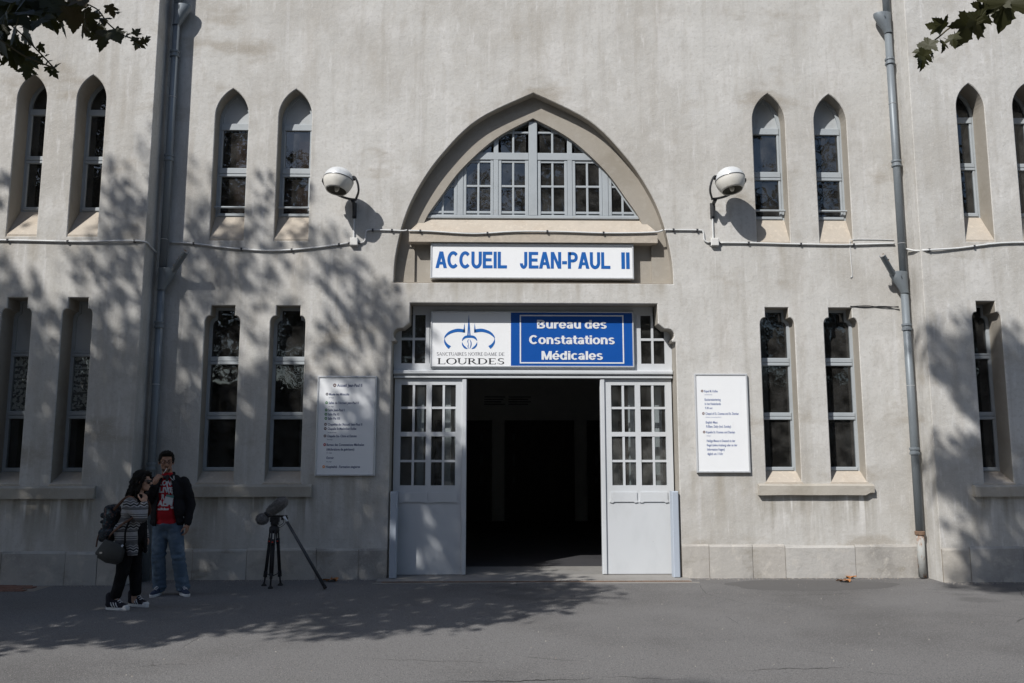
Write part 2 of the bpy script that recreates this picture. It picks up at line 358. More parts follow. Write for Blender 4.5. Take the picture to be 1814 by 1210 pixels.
def sans(ch):
    """heavy grotesque letter from strokes; capitals are 1 tall; returns polygons and advance width"""
    T = .222; t = T / 2; xh = .755; P = []
    def S(pts, w0=None, w1=None):
        for (a, b), (c, d) in zip(pts, pts[1:]):
            v = Vector((c - a, d - b)).normalized(); n_ = Vector((-v.y, v.x)) * ((w0 or T) / 2)
            P.append([(a + n_.x, b + n_.y), (a - n_.x, b - n_.y), (c - n_.x, d - n_.y), (c + n_.x, d + n_.y)])
    def V(x, y0=0., y1=1.): P.append([(x - t, y0), (x + t, y0), (x + t, y1), (x - t, y1)])
    def H(x0, x1, y, th=.185): P.append([(x0, y - th / 2), (x1, y - th / 2), (x1, y + th / 2), (x0, y + th / 2)])
    def A(cx, cy, rx, ry, a0, a1, n=20, th=.185):
        o, i_ = [], []
        for k in range(n + 1):
            a = R(a0 + (a1 - a0) * k / n); c, s_ = math.cos(a), math.sin(a)
            o.append((cx + rx * c, cy + ry * s_)); i_.append((cx + (rx - T) * c, cy + (ry - th) * s_))
        for k in range(n): P.append([o[k], o[k + 1], i_[k + 1], i_[k]])
    def D(a, b, c, d, w_=T): P.append([(a - w_ / 2, b), (a + w_ / 2, b), (c + w_ / 2, d), (c - w_ / 2, d)])
    hx = xh / 2; w = .8
    if ch == 'A': D(.14, 0, .42, 1, .24); D(.72, 0, .44, 1, .24); H(.2, .66, .3, .17); w = .86
    elif ch == 'B': V(.17); A(.42, .745, .33, .255, -90, 90, th=.175); A(.44, .27, .36, .27, -90, 90, th=.18); [H(.17, .45, y, .175) for y in (.912, .50, .088)]; w = .86
    elif ch == 'C': A(.47, .5, .42, .52, 42, 318, 28, .2); w = .90
    elif ch == 'E': V(.17); [H(.17, x, y) for x, y in ((.74, .907), (.69, .51), (.76, .093))]; w = .82
    elif ch == 'I': V(.17); w = .34
    elif ch == 'J': V(.46, .30, 1); A(.305, .31, .27, .33, 180, 360, th=.2); w = .66
    elif ch == 'L': V(.17); H(.17, .72, .093); w = .76
    elif ch == 'M': V(.16); V(.86); D(.51, 0, .20, 1, .2); D(.51, 0, .82, 1, .2); w = 1.02
    elif ch == 'N': V(.17); V(.70); D(.68, 0, .19, 1, .22); w = .87
    elif ch == 'P': V(.17); A(.44, .69, .34, .31, -90, 90, th=.18); H(.17, .46, .91, .18); H(.17, .46, .47, .18); w = .82
    elif ch == 'U': V(.17, .36, 1); V(.69, .36, 1); A(.43, .37, .372, .39, 180, 360, th=.2); w = .86
    elif ch == '-': H(.05, .40, .36, .19); w = .45
    elif ch == 'a': A(.34, .52, .29, .25, 20, 165, th=.15); V(.52, .0, .52); A(.31, .215, .26, .23, 0, 360, 26, th=.14); H(.3, .5, .42, .1); w = .70
    elif ch == 'c': A(.37, hx, .34, hx + .015, 45, 315, 24, .16); w = .68
    elif ch == 'd': A(.35, hx, .32, hx + .015, 0, 360, 28, .16); V(.57, 0, 1); w = .75
    elif ch in 'eé':
        A(.37, hx, .34, hx + .015, 0, 325, 26, .16); H(.1, .68, hx - .02, .125); w = .73
        if ch == 'é': P.append([(.30, .84), (.45, .84), (.60, 1.02), (.37, 1.02)])
    elif ch == 'i': V(.17, 0, xh); V(.17, .84, 1.0); w = .34
    elif ch == 'l': V(.17, 0, 1); w = .34
    elif ch == 'n': V(.17, 0, xh); V(.58, 0, .44); A(.39, .43, .302, .34, 0, 150, th=.17); w = .75
    elif ch == 'o': A(.38, hx, .35, hx + .015, 0, 360, 30, .16); w = .76
    elif ch == 'r': V(.17, 0, xh); A(.45, .42, .36, .345, 75, 165, th=.2); w = .52
    elif ch == 's': A(.34, .545, .28, .225, 25, 270, 20, .145); A(.34, .215, .29, .23, -155, 90, 20, .145); w = .68
    elif ch == 't': V(.22, .16, .96); H(.03, .44, xh - .075, .15); A(.40, .19, .29, .2, 180, 285, th=.16); w = .47
    elif ch == 'u': V(.17, .30, xh); V(.58, 0, xh); A(.37, .32, .312, .335, 180, 335, th=.17); w = .75
    else: w = .34
    return P, w
def sans_line(tx, x0, x1, z0, h, y, m_, parent, gap=-.045):
    tot = sum(sans(c)[1] + gap for c in tx) - gap; kx = (x1 - x0) / tot; X = x0; lay = 0
    for c in tx:
        P, w_ = sans(c); mb = MB()
        for pl in P:
            k = len(mb.v); lay += 1; mb.v += [(X + a * kx, y - (lay % 7) * .0002, z0 + b * h) for a, b in pl]; mb.f.append(tuple(range(k, k + len(pl))))
        X += (w_ + gap) * kx
        if P: mb.build('letter', m_, parent, fix=False)
def lettering(body, x0, x1, zb, h, y, m, parent, bold=0.0, spacing=1.0, word=1.0, name='lettering', ref='H'):
    """one line of flat lettering whose capitals are h tall, fitted between x0 and x1 (x1 None keeps the natural width times .62)"""
    me = text_mesh(body, bold, spacing, word)
    n = len(me.vertices); co = np.empty(n * 3); me.vertices.foreach_get('co', co); co = co.reshape(-1, 3)
    cap = 0.729 + 2 * bold
    sx0, sx1 = co[:, 0].min(), co[:, 0].max(); k = h / cap
    kx = (x1 - x0) / (sx1 - sx0) if x1 is not None else k * .62
    out = np.empty_like(co); out[:, 0] = x0 + (co[:, 0] - sx0) * kx; out[:, 1] = y; out[:, 2] = zb + (co[:, 1] + bold) * k
    me.vertices.foreach_set('co', out.ravel()); me.materials.clear(); me.materials.append(M[m]); me.update()
    return place(name, me, parent)

# ------------------------------------------------------------------ the ground
CX = 0.56                      # axis of the entrance
XL, XR, PROJ = -4.72, 5.88, 0.42   # the bay between the wings, and how far the wings stand forward
gm = MB()
for (x0, x1, y0, y1) in ((-600, 600, -900, 300),):
    gm.add([(x0, y0, 0), (x1, y0, 0), (x1, y1, 0), (x0, y1, 0)], [(0, 1, 2, 3)])
tag(gm.build('ground', 'asphalt'), 'grey worn asphalt forecourt with fine cracks in front of the building', 'asphalt', kind='structure')
pm = MB()                      # a resurfaced patch near the right-hand wall
ring = []
for i in range(40):
    a = 2 * math.pi * i / 40; rr = 1 + .07 * math.sin(3 * a + 1) + .04 * math.sin(7 * a)
    ring.append((4.05 + 1.1 * rr * math.cos(a), -.62 + .42 * rr * math.sin(a), .0012))
pm.add(ring, [tuple(range(40))])
M['asphalt_patch'] = mat('resurfaced_asphalt', (.112, .109, .107), .9, [(1.5, (.108, .105, .103), .45, .7, 7, U, .7), (210, (.19, .185, .18), .62, .78, 2, U, .6)], [(190, .8, .005)], spec=.2)
tag(pm.build('pavement', 'asphalt_patch'), 'round resurfaced patch of smoother darker asphalt by the wall', 'asphalt', kind='structure')

bk = tag(MB().add([(-8.2, -.90, .0012), (-5.62, -.90, .0012), (-5.62, -.47, .0012), (-8.2, -.47, .0012)], [(0, 1, 2, 3)]).build('pavement_strip', 'mortar'), 'strip of reddish brick paving at the foot of the left wing', 'paving', kind='structure')
M['paver'] = mat('red_brick_paver', (.23, .12, .085), .9, [(9, (.16, .09, .07), .45, .7, 6, U, .8), (30, (.32, .24, .2), .55, .7, 5, U, .6)], [(50, .5, .006)])
bme = MB().cbox(-.10, .10, -.05, .05, 0, .014, .0).mesh('brick', 'paver'); rb = random.Random(2)
for j in range(4):
    for i in range(13):
        x = -8.1 + .205 * i + (.10 if j % 2 else 0)
        if x > -5.72 - .06 * j: continue
        o = bpy.data.objects.new('brick', bme); C.objects.link(o); o.parent = bk; o.location = (x, -.845 + .105 * j, rb.uniform(-.004, .002))

ground = bpy.data.objects['ground']
M['crack'] = mat('crack_dirt', (.03, .028, .026), .95, [(40, (.05, .047, .044), .45, .7, 3, U, .7)])
rk = random.Random(31)
for (x0, y0, x1, y1, wd) in ((-.35, -4.93, .75, -4.86, .010), (.75, -4.86, 1.5, -4.95, .004), (1.9, -4.72, 2.9, -4.55, .005), (-1.2, -4.2, .1, -4.35, .003), (3.2, -1.35, 4.6, -1.22, .003), (5.0, -.9, 5.6, -1.3, .004), (-3.0, -4.6, -2.3, -4.35, .003)):
    n = 26; mb = MB(); L_ = []; off = 0
    for i in range(n + 1):
        t = i / n; off += rk.uniform(-.022, .022); w_ = wd * (.35 + rk.random()) * math.sin(math.pi * min(max(t, .06), .94)); L_.append((x0 + (x1 - x0) * t, y0 + (y1 - y0) * t + off, w_))
    mb.v = [(x, y + s_ * w_, .0016) for x, y, w_ in L_ for s_ in (-1, 1)]; mb.f = [(2 * i, 2 * i + 2, 2 * i + 3, 2 * i + 1) for i in range(n)]
    mb.build('crack', 'crack', ground, fix=False)
M['grit'] = mat('lime_grit', (.33, .31, .28), .95, [(30, (.20, .16, .12), .45, .65, 3, U, .8)])
gt = MB()
for k in range(1500):
    x = rk.uniform(-7.4, 7.8)
    if -1.6 < x < 2.7: continue
    yb = 0 if XL < x < XR else -PROJ
    y = yb - .035 - abs(rk.gauss(0, .07)); r_ = rk.uniform(.003, .011); a = rk.uniform(0, 6.28); p = [(x + r_ * math.cos(a + q_) * rk.uniform(.6, 1.3), y + r_ * math.sin(a + q_), 0) for q_ in (0, 2.1, 4.2)]
    gt.add(p + [(x, y, r_ * .9)], [(0, 1, 3), (1, 2, 3), (2, 0, 3)])
for k in range(260):
    x, y = rk.uniform(-5, 5), rk.uniform(-4.8, -.3); r_ = rk.uniform(.003, .009); a = rk.uniform(0, 6.28); p = [(x + r_ * math.cos(a + q_) * rk.uniform(.6, 1.3), y + r_ * math.sin(a + q_), 0) for q_ in (0, 2.1, 4.2)]
    gt.add(p + [(x, y, r_ * .9)], [(0, 1, 3), (1, 2, 3), (2, 0, 3)])
tag(gt.build('grit', 'grit'), 'pale grit and crumbs scattered along the foot of the walls', 'grit', kind='stuff')

# ------------------------------------------------------------------ outlines of the openings
def lancet(hw, spring, rise, z0, n=9):
    a = (rise * rise - hw * hw) / (2 * hw); r = hw + a
    th = math.acos(a / r); L_ = []
    for i in range(n + 1):                       # right side from spring to apex
        t = th * i / n; L_.append((-a + r * math.cos(t), spring + r * math.sin(t)))
    left = [(-x, z) for x, z in reversed(L_[:-1])]
    return [(hw, z0)] + L_ + left + [(-hw, z0)]

def shouldered(hw, hr, ztop, znotch, zshould, z0, n=7):
    r_ = [(hw, z0), (hw, zshould)]
    for i in range(1, n + 1):
        t = math.pi / 2 * i / n
        r_.append((hr + .018 + (hw - hr - .018) * math.cos(t), zshould + (znotch - zshould) * math.sin(t)))
    r_ += [(hr, znotch + .004), (hr, ztop)]
    return r_ + [(-x, z) for x, z in reversed(r_)]

def spline(pts, n=6):
    out = []
    for i in range(len(pts) - 1):
        p0 = Vector(pts[max(i - 1, 0)]); p1 = Vector(pts[i]); p2 = Vector(pts[i + 1]); p3 = Vector(pts[min(i + 2, len(pts) - 1)])
        for k in range(n):
            t = k / n
            out.append(tuple(.5 * ((2 * p1) + (p2 - p0) * t + (2 * p0 - 5 * p1 + 4 * p2 - p3) * t * t + (3 * p1 - p0 - 3 * p2 + p3) * t ** 3)))
    out.append(tuple(pts[-1])); return out
def shift(poly, dx): return [(x + dx, z) for x, z in poly]
def sym(right): return right + [(-x, z) for x, z in reversed(right[:-1] if abs(right[-1][0]) < 1e-6 else right)]

U_HW, U_SPR, U_RISE, U_Z0, DB = .238, 6.47, .42, 4.64, .20
UW_HW, DW = .200, .29
LO_HW, LO_HR = .243, .165
OUT_LAN = lancet(U_HW, U_SPR, U_RISE, U_Z0)
OUT_LANW = lancet(UW_HW, 6.52, .36, 4.575)
OUT_LOW = shouldered(LO_HW, LO_HR, 3.71, 3.565, 3.47, 1.25)
OUT_LOWW = shouldered(.198, .130, 3.735, 3.585, 3.50, 1.25)
ARCH_R = spline([(1.975, 4.045), (1.955, 4.42), (1.85, 4.93), (1.665, 5.39), (1.33, 5.91), (.805, 6.452), (0, 6.865)])
ARCH_O = sym(ARCH_R)
ARCHI_R = spline([(1.60, 4.86), (1.53, 5.06), (1.345, 5.34), (1.045, 5.76), (.54, 6.237), (0, 6.545)])
ARCH_I = sym(ARCHI_R)
DOOR_R = [(1.985, 0.0), (1.985, 3.212), (1.940, 3.216)]
for i in range(7):
    t = R(-58) + R(148) * i / 6; DOOR_R.append((1.885 + .082 * math.cos(t), 3.315 + .085 * math.sin(t)))
DOOR_R += [(1.835, 3.402), (1.742, 3.478), (1.738, 3.757)]
DOOR_O = sym(DOOR_R)
UP_X = (-4.335 + CX, -3.43 + CX, 3.43 + CX, 4.335 + CX)
WINGU_X = {'l': (-6.388, -5.575), 'r': (6.727, 7.535)}
WINGL_X = {'l': (-6.364, -5.562), 'r': (6.730, 7.535)}

# ------------------------------------------------------------------ the building
ZT = 9.6; DEP = 11.0
bld = thing('building', (CX, 0, 0), 'long grey rendered building with pointed windows and an arched entrance', 'building')
CH = .010
wm = MB()
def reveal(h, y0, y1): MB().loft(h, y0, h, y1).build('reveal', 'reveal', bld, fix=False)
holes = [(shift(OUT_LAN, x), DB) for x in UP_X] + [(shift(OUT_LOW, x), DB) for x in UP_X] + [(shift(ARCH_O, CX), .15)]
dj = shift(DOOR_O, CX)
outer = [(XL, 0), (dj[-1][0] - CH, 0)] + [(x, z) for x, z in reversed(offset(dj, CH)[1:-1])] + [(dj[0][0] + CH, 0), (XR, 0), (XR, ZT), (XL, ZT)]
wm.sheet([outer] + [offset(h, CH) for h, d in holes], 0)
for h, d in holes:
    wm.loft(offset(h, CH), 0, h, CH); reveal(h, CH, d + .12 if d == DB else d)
do = offset(dj, CH); n = len(dj); rv = MB()
for i in range(n - 1):
    a0, a1, b0, b1 = do[i], do[i + 1], dj[i], dj[i + 1]
    wm.add([(a0[0], 0, max(a0[1], 0)), (a1[0], 0, max(a1[1], 0)), (b1[0], CH, b1[1]), (b0[0], CH, b0[1])], [(0, 1, 2, 3)])
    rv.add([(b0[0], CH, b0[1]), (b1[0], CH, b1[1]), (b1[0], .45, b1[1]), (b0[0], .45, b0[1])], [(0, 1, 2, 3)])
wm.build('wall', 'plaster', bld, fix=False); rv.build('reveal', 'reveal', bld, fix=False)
# wings with their returns; the corner edges are slightly eased
for sd in ('l', 'r'):
    m_ = MB(); hs = [(shift(OUT_LANW, x), DW) for x in WINGU_X[sd]] + [(shift(OUT_LOWW, x), DW) for x in WINGL_X[sd]]
    e = .007
    x0, x1 = (-11.2, XL - e) if sd == 'l' else (XR + e, 12.4)
    m_.sheet([[(x0, 0), (x1, 0), (x1, ZT), (x0, ZT)]] + [offset(h, CH) for h, d in hs], -PROJ)
    for h, d in hs: m_.loft(offset(h, CH), -PROJ, h, -PROJ + CH); reveal(h, -PROJ + CH, -PROJ + d + .12)
    xe, xs = (x1, XL) if sd == 'l' else (x0, XR)
    m_.add([(xe, -PROJ, 0), (xe, -PROJ, ZT), (xs, -PROJ + e, ZT), (xs, -PROJ + e, 0)], [(0, 1, 2, 3)])
    m_.add([(xs, -PROJ + e, 0), (xs, -PROJ + e, ZT), (xs, 0, ZT), (xs, 0, 0)], [(0, 1, 2, 3)])
    m_.build('wing_wall', 'plaster', bld, fix=False)
# the shell behind the facade: flanks, back, roof slab and cornice
sh = MB()
sh.box(-11.2, -10.8, -PROJ + .02, DEP, 0, ZT).box(12.0, 12.4, -PROJ + .02, DEP, 0, ZT).box(-10.8, 12.0, DEP - .4, DEP, 0, ZT)
sh.build('flank_walls', 'plaster', bld)
rf = MB().box(-11.5, 12.7, -.75, DEP + .3, ZT, ZT + .35); rf.build('roof', 'ledge', bld)
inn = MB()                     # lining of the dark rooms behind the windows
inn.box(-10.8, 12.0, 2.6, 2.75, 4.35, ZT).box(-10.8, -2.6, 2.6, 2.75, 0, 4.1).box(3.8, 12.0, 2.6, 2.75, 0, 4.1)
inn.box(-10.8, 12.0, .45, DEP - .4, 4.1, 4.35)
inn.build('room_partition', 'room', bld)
# backing wall thickness around the openings (hidden core that stops light between the leaves of the wall)

# tympanum of the arch: band, recessed panel, sill
tb = MB()
TP = [(-1.70, 4.085), (1.70, 4.085), (1.70, 4.66), (-1.70, 4.66)]
tb.sheet([shift(ARCH_O, CX), shift(ARCH_I, CX), shift(TP, CX)], .15)
tb.loft(shift(ARCH_I, CX), .15, shift(ARCH_I, CX), .40)
tb.loft(shift(TP, CX), .15, shift(TP, CX), .19); tb.sheet([shift(TP, CX)], .19)
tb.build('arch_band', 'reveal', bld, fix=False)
sm = MB(); a, b = CX - 1.77, CX + 1.765
prof = [(.006, 4.64), (.006, 4.782), (.020, 4.796), (.215, 5.030), (.40, 5.030), (.40, 4.64)]
la = [(a + (.0 if i < 3 or i == 5 else .17), y, z) for i, (y, z) in enumerate(prof)]; lb = [(b - (.0 if i < 3 or i == 5 else .17), y, z) for i, (y, z) in enumerate(prof)]
sm.rings([la, lb]); sm.build('arch_sill', 'cream', bld)
lg = MB()                      # sloped mortar ledge at the foot of the arch
lg.rings([[(CX + s_ * 1.955, y, z) for y, z in ((.004, 4.048), (.004, 4.052), (.148, 4.084), (.148, 4.048))] for s_ in (-1, 1)])
lg.build('arch_ledge', 'cream', bld)

# ---- windows
FR = 'paint_frame'
def bars(mb, lst, y0, y1):
    for (x0, x1, z0, z1) in lst: mb.cbox(x0, x1, y0, y1, z0, z1, .006)
def upper_window(cx, yf, out, hw, zs, parent, head=True, rod=True, blind=None, group=None):
    """frame with an arched board above two panes; zs = (head_bottom, p1_top, p1_bot, p2_top, p2_bot, bottom)"""
    hb, p1t, p1b, p2t, p2b, bot = zs
    f = MB(); fr = .042
    zo = [(x, z) for x, z in out if z > bot]
    poly = [(hw, bot)] + [q for q in zo] + [(-hw, bot)]
    ins = [(x * (hw - fr) / hw, bot + fr + (z - bot) * (1 - 2.2 * fr / (out[len(out) // 2][1] - bot))) for x, z in poly]
    f.sheet([poly, ins], yf); f.loft(ins, yf, ins, yf + .05)
    f.sheet([poly, ins], yf + .05)
    g = hw - .03
    bars(f, [(-g, g, p1t, hb), (-g, g, p2t + .045, p1b), (-g, g, p2t, p2t + .040), (-g, g, bot + .012, p2b)], yf - .016, yf + .04)
    bars(f, [(-g, -g + .032, p1b, p1t), (g - .032, g, p1b, p1t), (-g, -g + .032, p2b, p2t), (g - .032, g, p2b, p2t)], yf - .008, yf + .04)
    fo = place('window', f.mesh('window', FR), parent, (cx, 0, 0))
    hd = [(x * .93, z - .02) for x, z in out if z > hb - .02]; hd = [(hd[0][0], hb - .01)] + hd + [(hd[-1][0], hb - .01)]
    if head: sub('window_head', MB().prism(hd, yf + .022, yf + .034).mesh('window_head', 'panel_head'), fo, cx)
    else: sub('pane', MB().prism(hd, yf + .022, yf + .027).mesh('pane', 'glass'), fo, cx)
    sub('pane', MB().box(-g + .03, g - .03, yf + .015, yf + .020, p1b - .01, p1t + .01).mesh('pane', 'glass'), fo, cx)
    sub('pane', MB().box(-g + .03, g - .03, yf + .015, yf + .020, p2b - .01, p2t + .01).mesh('pane', 'glass'), fo, cx)
    if rod: sub('safety_bar', MB().tube([(-hw + .002, yf - .055, 5.165), (hw - .002, yf - .055, 5.165)], .016, 8).mesh('safety_bar', FR), fo, cx)
    if blind: sub('inner_shutter', MB().box(-g, -g + blind, yf + .09, yf + .11, bot, p1t).mesh('inner_shutter', 'brown_blind'), fo, cx)
    return fo
def sub(name, me, parent, cx):
    o = bpy.data.objects.new(name, me); C.objects.link(o); o.parent = parent; return o
def slope_sill(cx, hw, yo, yi, z0, z1, parent, flare=0.0):
    p = [[(-hw - flare, yo, z0 - .02), (-hw - flare * .4, yo, z0 + .02), (-hw + .001, yi, z1), (-hw + .001, yi + .04, z1), (-hw + .001, yi + .04, z0 - .02)],
         [(hw + flare, yo, z0 - .02), (hw + flare * .4, yo, z0 + .02), (hw - .001, yi, z1), (hw - .001, yi + .04, z1), (hw - .001, yi + .04, z0 - .02)]]
    return place('sill', MB().rings(p).mesh('sill', 'cream'), parent, (cx, 0, 0))
ZU = (6.436, 6.335, 5.765, 5.635, 5.09, 5.035)
for i, x in enumerate(UP_X):
    wdw = upper_window(x, DB, OUT_LAN, U_HW, ZU, bld, True, True, (.40 if i < 2 else None))
    slope_sill(x, U_HW - .001, .012, DB, U_Z0 + .01, 5.038, bld)
ZUW = (6.49, 6.40, 5.80, 5.695, 5.065, 5.0)
for sd in ('l', 'r'):
    for x in WINGU_X[sd]:
        upper_window(x, -PROJ + DW, OUT_LANW, UW_HW, ZUW, bld, False, False)
        slope_sill(x, UW_HW - .001, -PROJ + .012, -PROJ + DW, 4.585, 5.0, bld)
def lower_window(cx, yf, out, hw, zs, parent, board=False, lace=False):
    t1, b1, t2, b2, bot = zs            # transom 1 top/bottom, transom 2 top/bottom, foot
    f = MB(); fr = .045; top = max(z for x, z in out)
    poly = [(x, max(z, bot)) for x, z in out]
    ins = [(x * (hw - fr) / hw, bot + fr * 1.2 + (z - bot) * (1 - 2.0 * fr / (top - bot))) for x, z in poly]
    f.sheet([poly, ins], yf); f.loft(ins, yf, ins, yf + .05); f.sheet([poly, ins], yf + .05)
    g = hw - .03
    bars(f, [(-g, g, b1 + .048, t1), (-g, g, b1, b1 + .044), (-g, g, b2 + .048, t2), (-g, g, b2, b2 + .044), (-g, g, bot + .01, bot + .06)], yf - .015, yf + .04)
    fo = place('window', f.mesh('window', FR), parent, (cx, 0, 0))
    hd = [(x * .97, z - .01) for x, z in out if z > b1]; hd = [(hd[0][0], t1 - .02)] + hd + [(hd[-1][0], t1 - .02)]
    if board: sub('window_head', MB().prism(hd, yf + .018, yf + .03).mesh('window_head', 'panel_head'), fo, cx)
    else: sub('pane', MB().prism(hd, yf + .018, yf + .023).mesh('pane', 'glass'), fo, cx)
    for z0, z1 in ((t2 - .02, b1 + .01), (bot + .03, b2 + .01)):
        sub('pane', MB().box(-g, g, yf + .018, yf + .023, z0, z1).mesh('pane', 'glass_clear' if lace else 'glass'), fo, cx)
    if lace:
        cm = MB(); xs = [-g + 2 * g * k / 24 for k in range(25)]
        cm.rings([[(x, yf + .036 + .006 * math.sin(k * 1.9), z) for k, x in enumerate(xs)] for z in (t2 + .0, b1)], False, False)
        sub('curtain', cm.mesh('curtain', 'curtain', True), fo, cx)
    return fo
ZL = (3.016, 2.904, 2.24, 2.138, 1.42)
for x in UP_X:
    lower_window(x, DB, OUT_LOW, LO_HW, ZL, bld)
    slope_sill(x, LO_HW - .001, -.006, DB, 1.255, 1.425, bld, .04)
ZLW = (3.05, 2.973, 2.237, 2.131, 1.42)
for sd in ('l', 'r'):
    for x in WINGL_X[sd]:
        lower_window(x, -PROJ + DW, OUT_LOWW, .198, ZLW, bld, sd == 'l', sd == 'l')
        slope_sill(x, .197, -PROJ - .006, -PROJ + DW, 1.255, 1.425, bld, .03)
def ledge(x0, x1, y, z0=1.09, z1=1.245, dp=.068, chip=None):
    m_ = MB(); n = 26; rs = []
    for i in range(n + 1):
        x = x0 + (x1 - x0) * i / n; j = lambda s_: noise.noise(Vector((x * 3, s_ * 9.1, z0))) * .006
        c_ = .0
        if chip and abs(x - chip) < .07: c_ = .035
        rs.append([(x, y + .06, z0), (x, y - dp + j(1), z0 + j(2) + c_), (x, y - dp + j(3), z1 - .02 + j(4)), (x, y - dp + .025, z1 + j(5)), (x, y + .06, z1 + .018)])
    m_.rings(rs); m_.build('window_ledge', 'ledge', bld)
ledge(-4.09, -2.46, 0); ledge(3.62, 5.21, 0, 1.105, 1.25, chip=5.17)
ledge(-7.25, -5.16, -PROJ); ledge(6.36, 8.4, -PROJ, 1.105, 1.25)

# ---- arched fanlight
aw = MB(); YF = .215
fin = [(x * .972, 5.10 + (z - 5.07) * .975) for x, z in [(1.52, 5.07)] + [p for p in ARCHI_R if p[1] > 5.08]]
fin = sym(fin); fout = sym([(1.56, 5.035)] + [p for p in ARCHI_R if p[1] > 5.06])
def half_at(z):
    pts = ARCHI_R
    for i in range(len(pts) - 1):
        if pts[i][1] <= z <= pts[i + 1][1]:
            t = (z - pts[i][1]) / (pts[i + 1][1] - pts[i][1] + 1e-9); return pts[i][0] + (pts[i + 1][0] - pts[i][0]) * t
    return 0
def top_at(x):
    x = abs(x); pts = ARCHI_R
    for i in range(len(pts) - 1):
        if pts[i + 1][0] <= x <= pts[i][0]:
            t = (pts[i][0] - x) / (pts[i][0] - pts[i + 1][0] + 1e-9); return pts[i][1] + (pts[i + 1][1] - pts[i][1]) * t
    return 6.54 if x < .5 else 5.05
aw.sheet([shift(fout, CX), shift(fin, CX)], YF); aw.loft(shift(fin, CX), YF, shift(fin, CX), YF + .06); aw.sheet([shift(fout, CX), shift(fin, CX)], YF + .06)
aw.cbox(CX - 1.54, CX + 1.54, YF - .03, YF + .05, 5.036, 5.085, .008)
def vpost(x0, x1, z0, y0, zmax=9): 
    zt = min(max(top_at(x0 - CX), top_at(x1 - CX)), zmax) + .0
    if zt > z0: aw.cbox(x0, x1, y0, YF + .05, z0, zt, .005)
for s_ in (-1, 1):
    pass
vpost(CX - .062, CX + .062, 5.087, YF - .024)
for s_ in (-1, 1):
    for (o0, o1) in ((.505, .575), (1.015, 1.10)):
        a, b = sorted((CX + s_ * o0, CX + s_ * o1)); vpost(a, b, 5.087, YF - .012)
    for lst, z0, z1 in (((.064, .115), 5.09, 5.92), ((.46, .503), 5.09, 5.92), ((.577, .62), 5.09, 5.92), ((.97, 1.013), 5.09, 5.92), ((1.102, 1.15), 5.09, 9)):
        a, b = sorted((CX + s_ * lst[0], CX + s_ * lst[1])); vpost(a, b, z0, YF - .006, z1)
    for o in (.2875, .795, 1.31):
        a, b = sorted((CX + s_ * (o - .016), CX + s_ * (o + .016))); vpost(a, b, 5.10, YF + .004)
for z0, z1, y_ in ((5.925, 6.035, YF - .014),):
    h_ = half_at(z0) + .004
    aw.cbox(CX - h_, CX - .063, y_, YF + .05, z0, z1, .005); aw.cbox(CX + .063, CX + h_, y_, YF + .05, z0, z1, .005)
for z0, z1 in ((5.515, 5.547), (6.335, 6.365), (5.12, 5.155), (5.885, 5.92)):
    h_ = half_at(z0) + .004
    for s_ in (-1, 1):
        a, b = sorted((CX + s_ * .064, CX + s_ * h_)); aw.cbox(a, b, YF + .003, YF + .045, z0, z1, .004)
awo = aw.build('arched_window', FR, bld, fix=False)
# panes, each cut to the arch
def clip_poly(x0, x1, z0, z1, n=6):
    top = []
    for i in range(n + 1):
        x = x1 + (x0 - x1) * i / n; top.append((x, min(z1, top_at(x) - .02)))
    if max(t[1] for t in top) < z0 + .03: return None
    return [(x0, z0), (x1, z0)] + [(x, max(z, z0 + .001)) for x, z in top]
for s_ in (-1, 1):
    for (c0, c1) in ((.10, .2875), (.2875, .47), (.61, .795), (.795, .98), (1.14, 1.31), (1.31, 1.50)):
        for (z0, z1) in ((5.11, 5.53), (5.53, 5.90), (6.02, 6.35), (6.35, 6.54)):
            if c0 > 1.1 and z0 == 5.53: z1 = 5.93
            a, b = sorted((s_ * c0, s_ * c1)); p = clip_poly(a, b, z0, z1)
            if p and (max(q[1] for q in p) - z0) > .06: MB().prism(shift(p, CX), YF + .022, YF + .026).build('pane', 'glass', awo)

# ---- plinth course of stone blocks, each its own stone
def stones(js, y, h0, h1, x_first):
    for i in range(len(js) - 1):
        x0, x1 = js[i], js[i + 1]; m_ = MB(); g = .004
        h = rnd.uniform(h0, h1); pr = rnd.uniform(.022, .032)
        n = max(3, int((x1 - x0) / .12)); rs = []
        for k in range(n + 1):
            x = x0 + g + (x1 - x0 - 2 * g) * k / n; e_ = .006 if k in (0, n) else 0
            j = lambda s_: noise.noise(Vector((x * 2.3, s_ * 7.7, y))) * .006
            rs.append([(x, y + .03, -.04), (x, y - pr + e_ + j(1), -.04), (x, y - pr + e_ + j(2), h - .035 + j(3)), (x, y - pr + .018, h - .008 + j(4)), (x, y + .03, h)])
        m_.rings(rs); m_.build('stone', 'stone%d' % rnd.randrange(5), bld)
    MB().box(js[0], js[-1], y - .012, y + .04, -.03, h0 - .02).build('plinth_core', 'mortar', bld)
stones([XL + .03, -4.02, -3.30, -2.373, -1.809, CX - 1.988], 0, .405, .425, 0)
stones([CX + 1.988, 2.92, 3.511, 3.957, 4.914, XR - .03], 0, .43, .46, 0)
stones([-11.2, -9.6, -8.3, -7.2, -6.3, -5.487, -5.079, XL - .004], -PROJ, .41, .44, 0)
stones([XR + .004, 6.256, 6.961, 7.9, 9.2, 10.6, 12.4], -PROJ, .44, .465, 0)

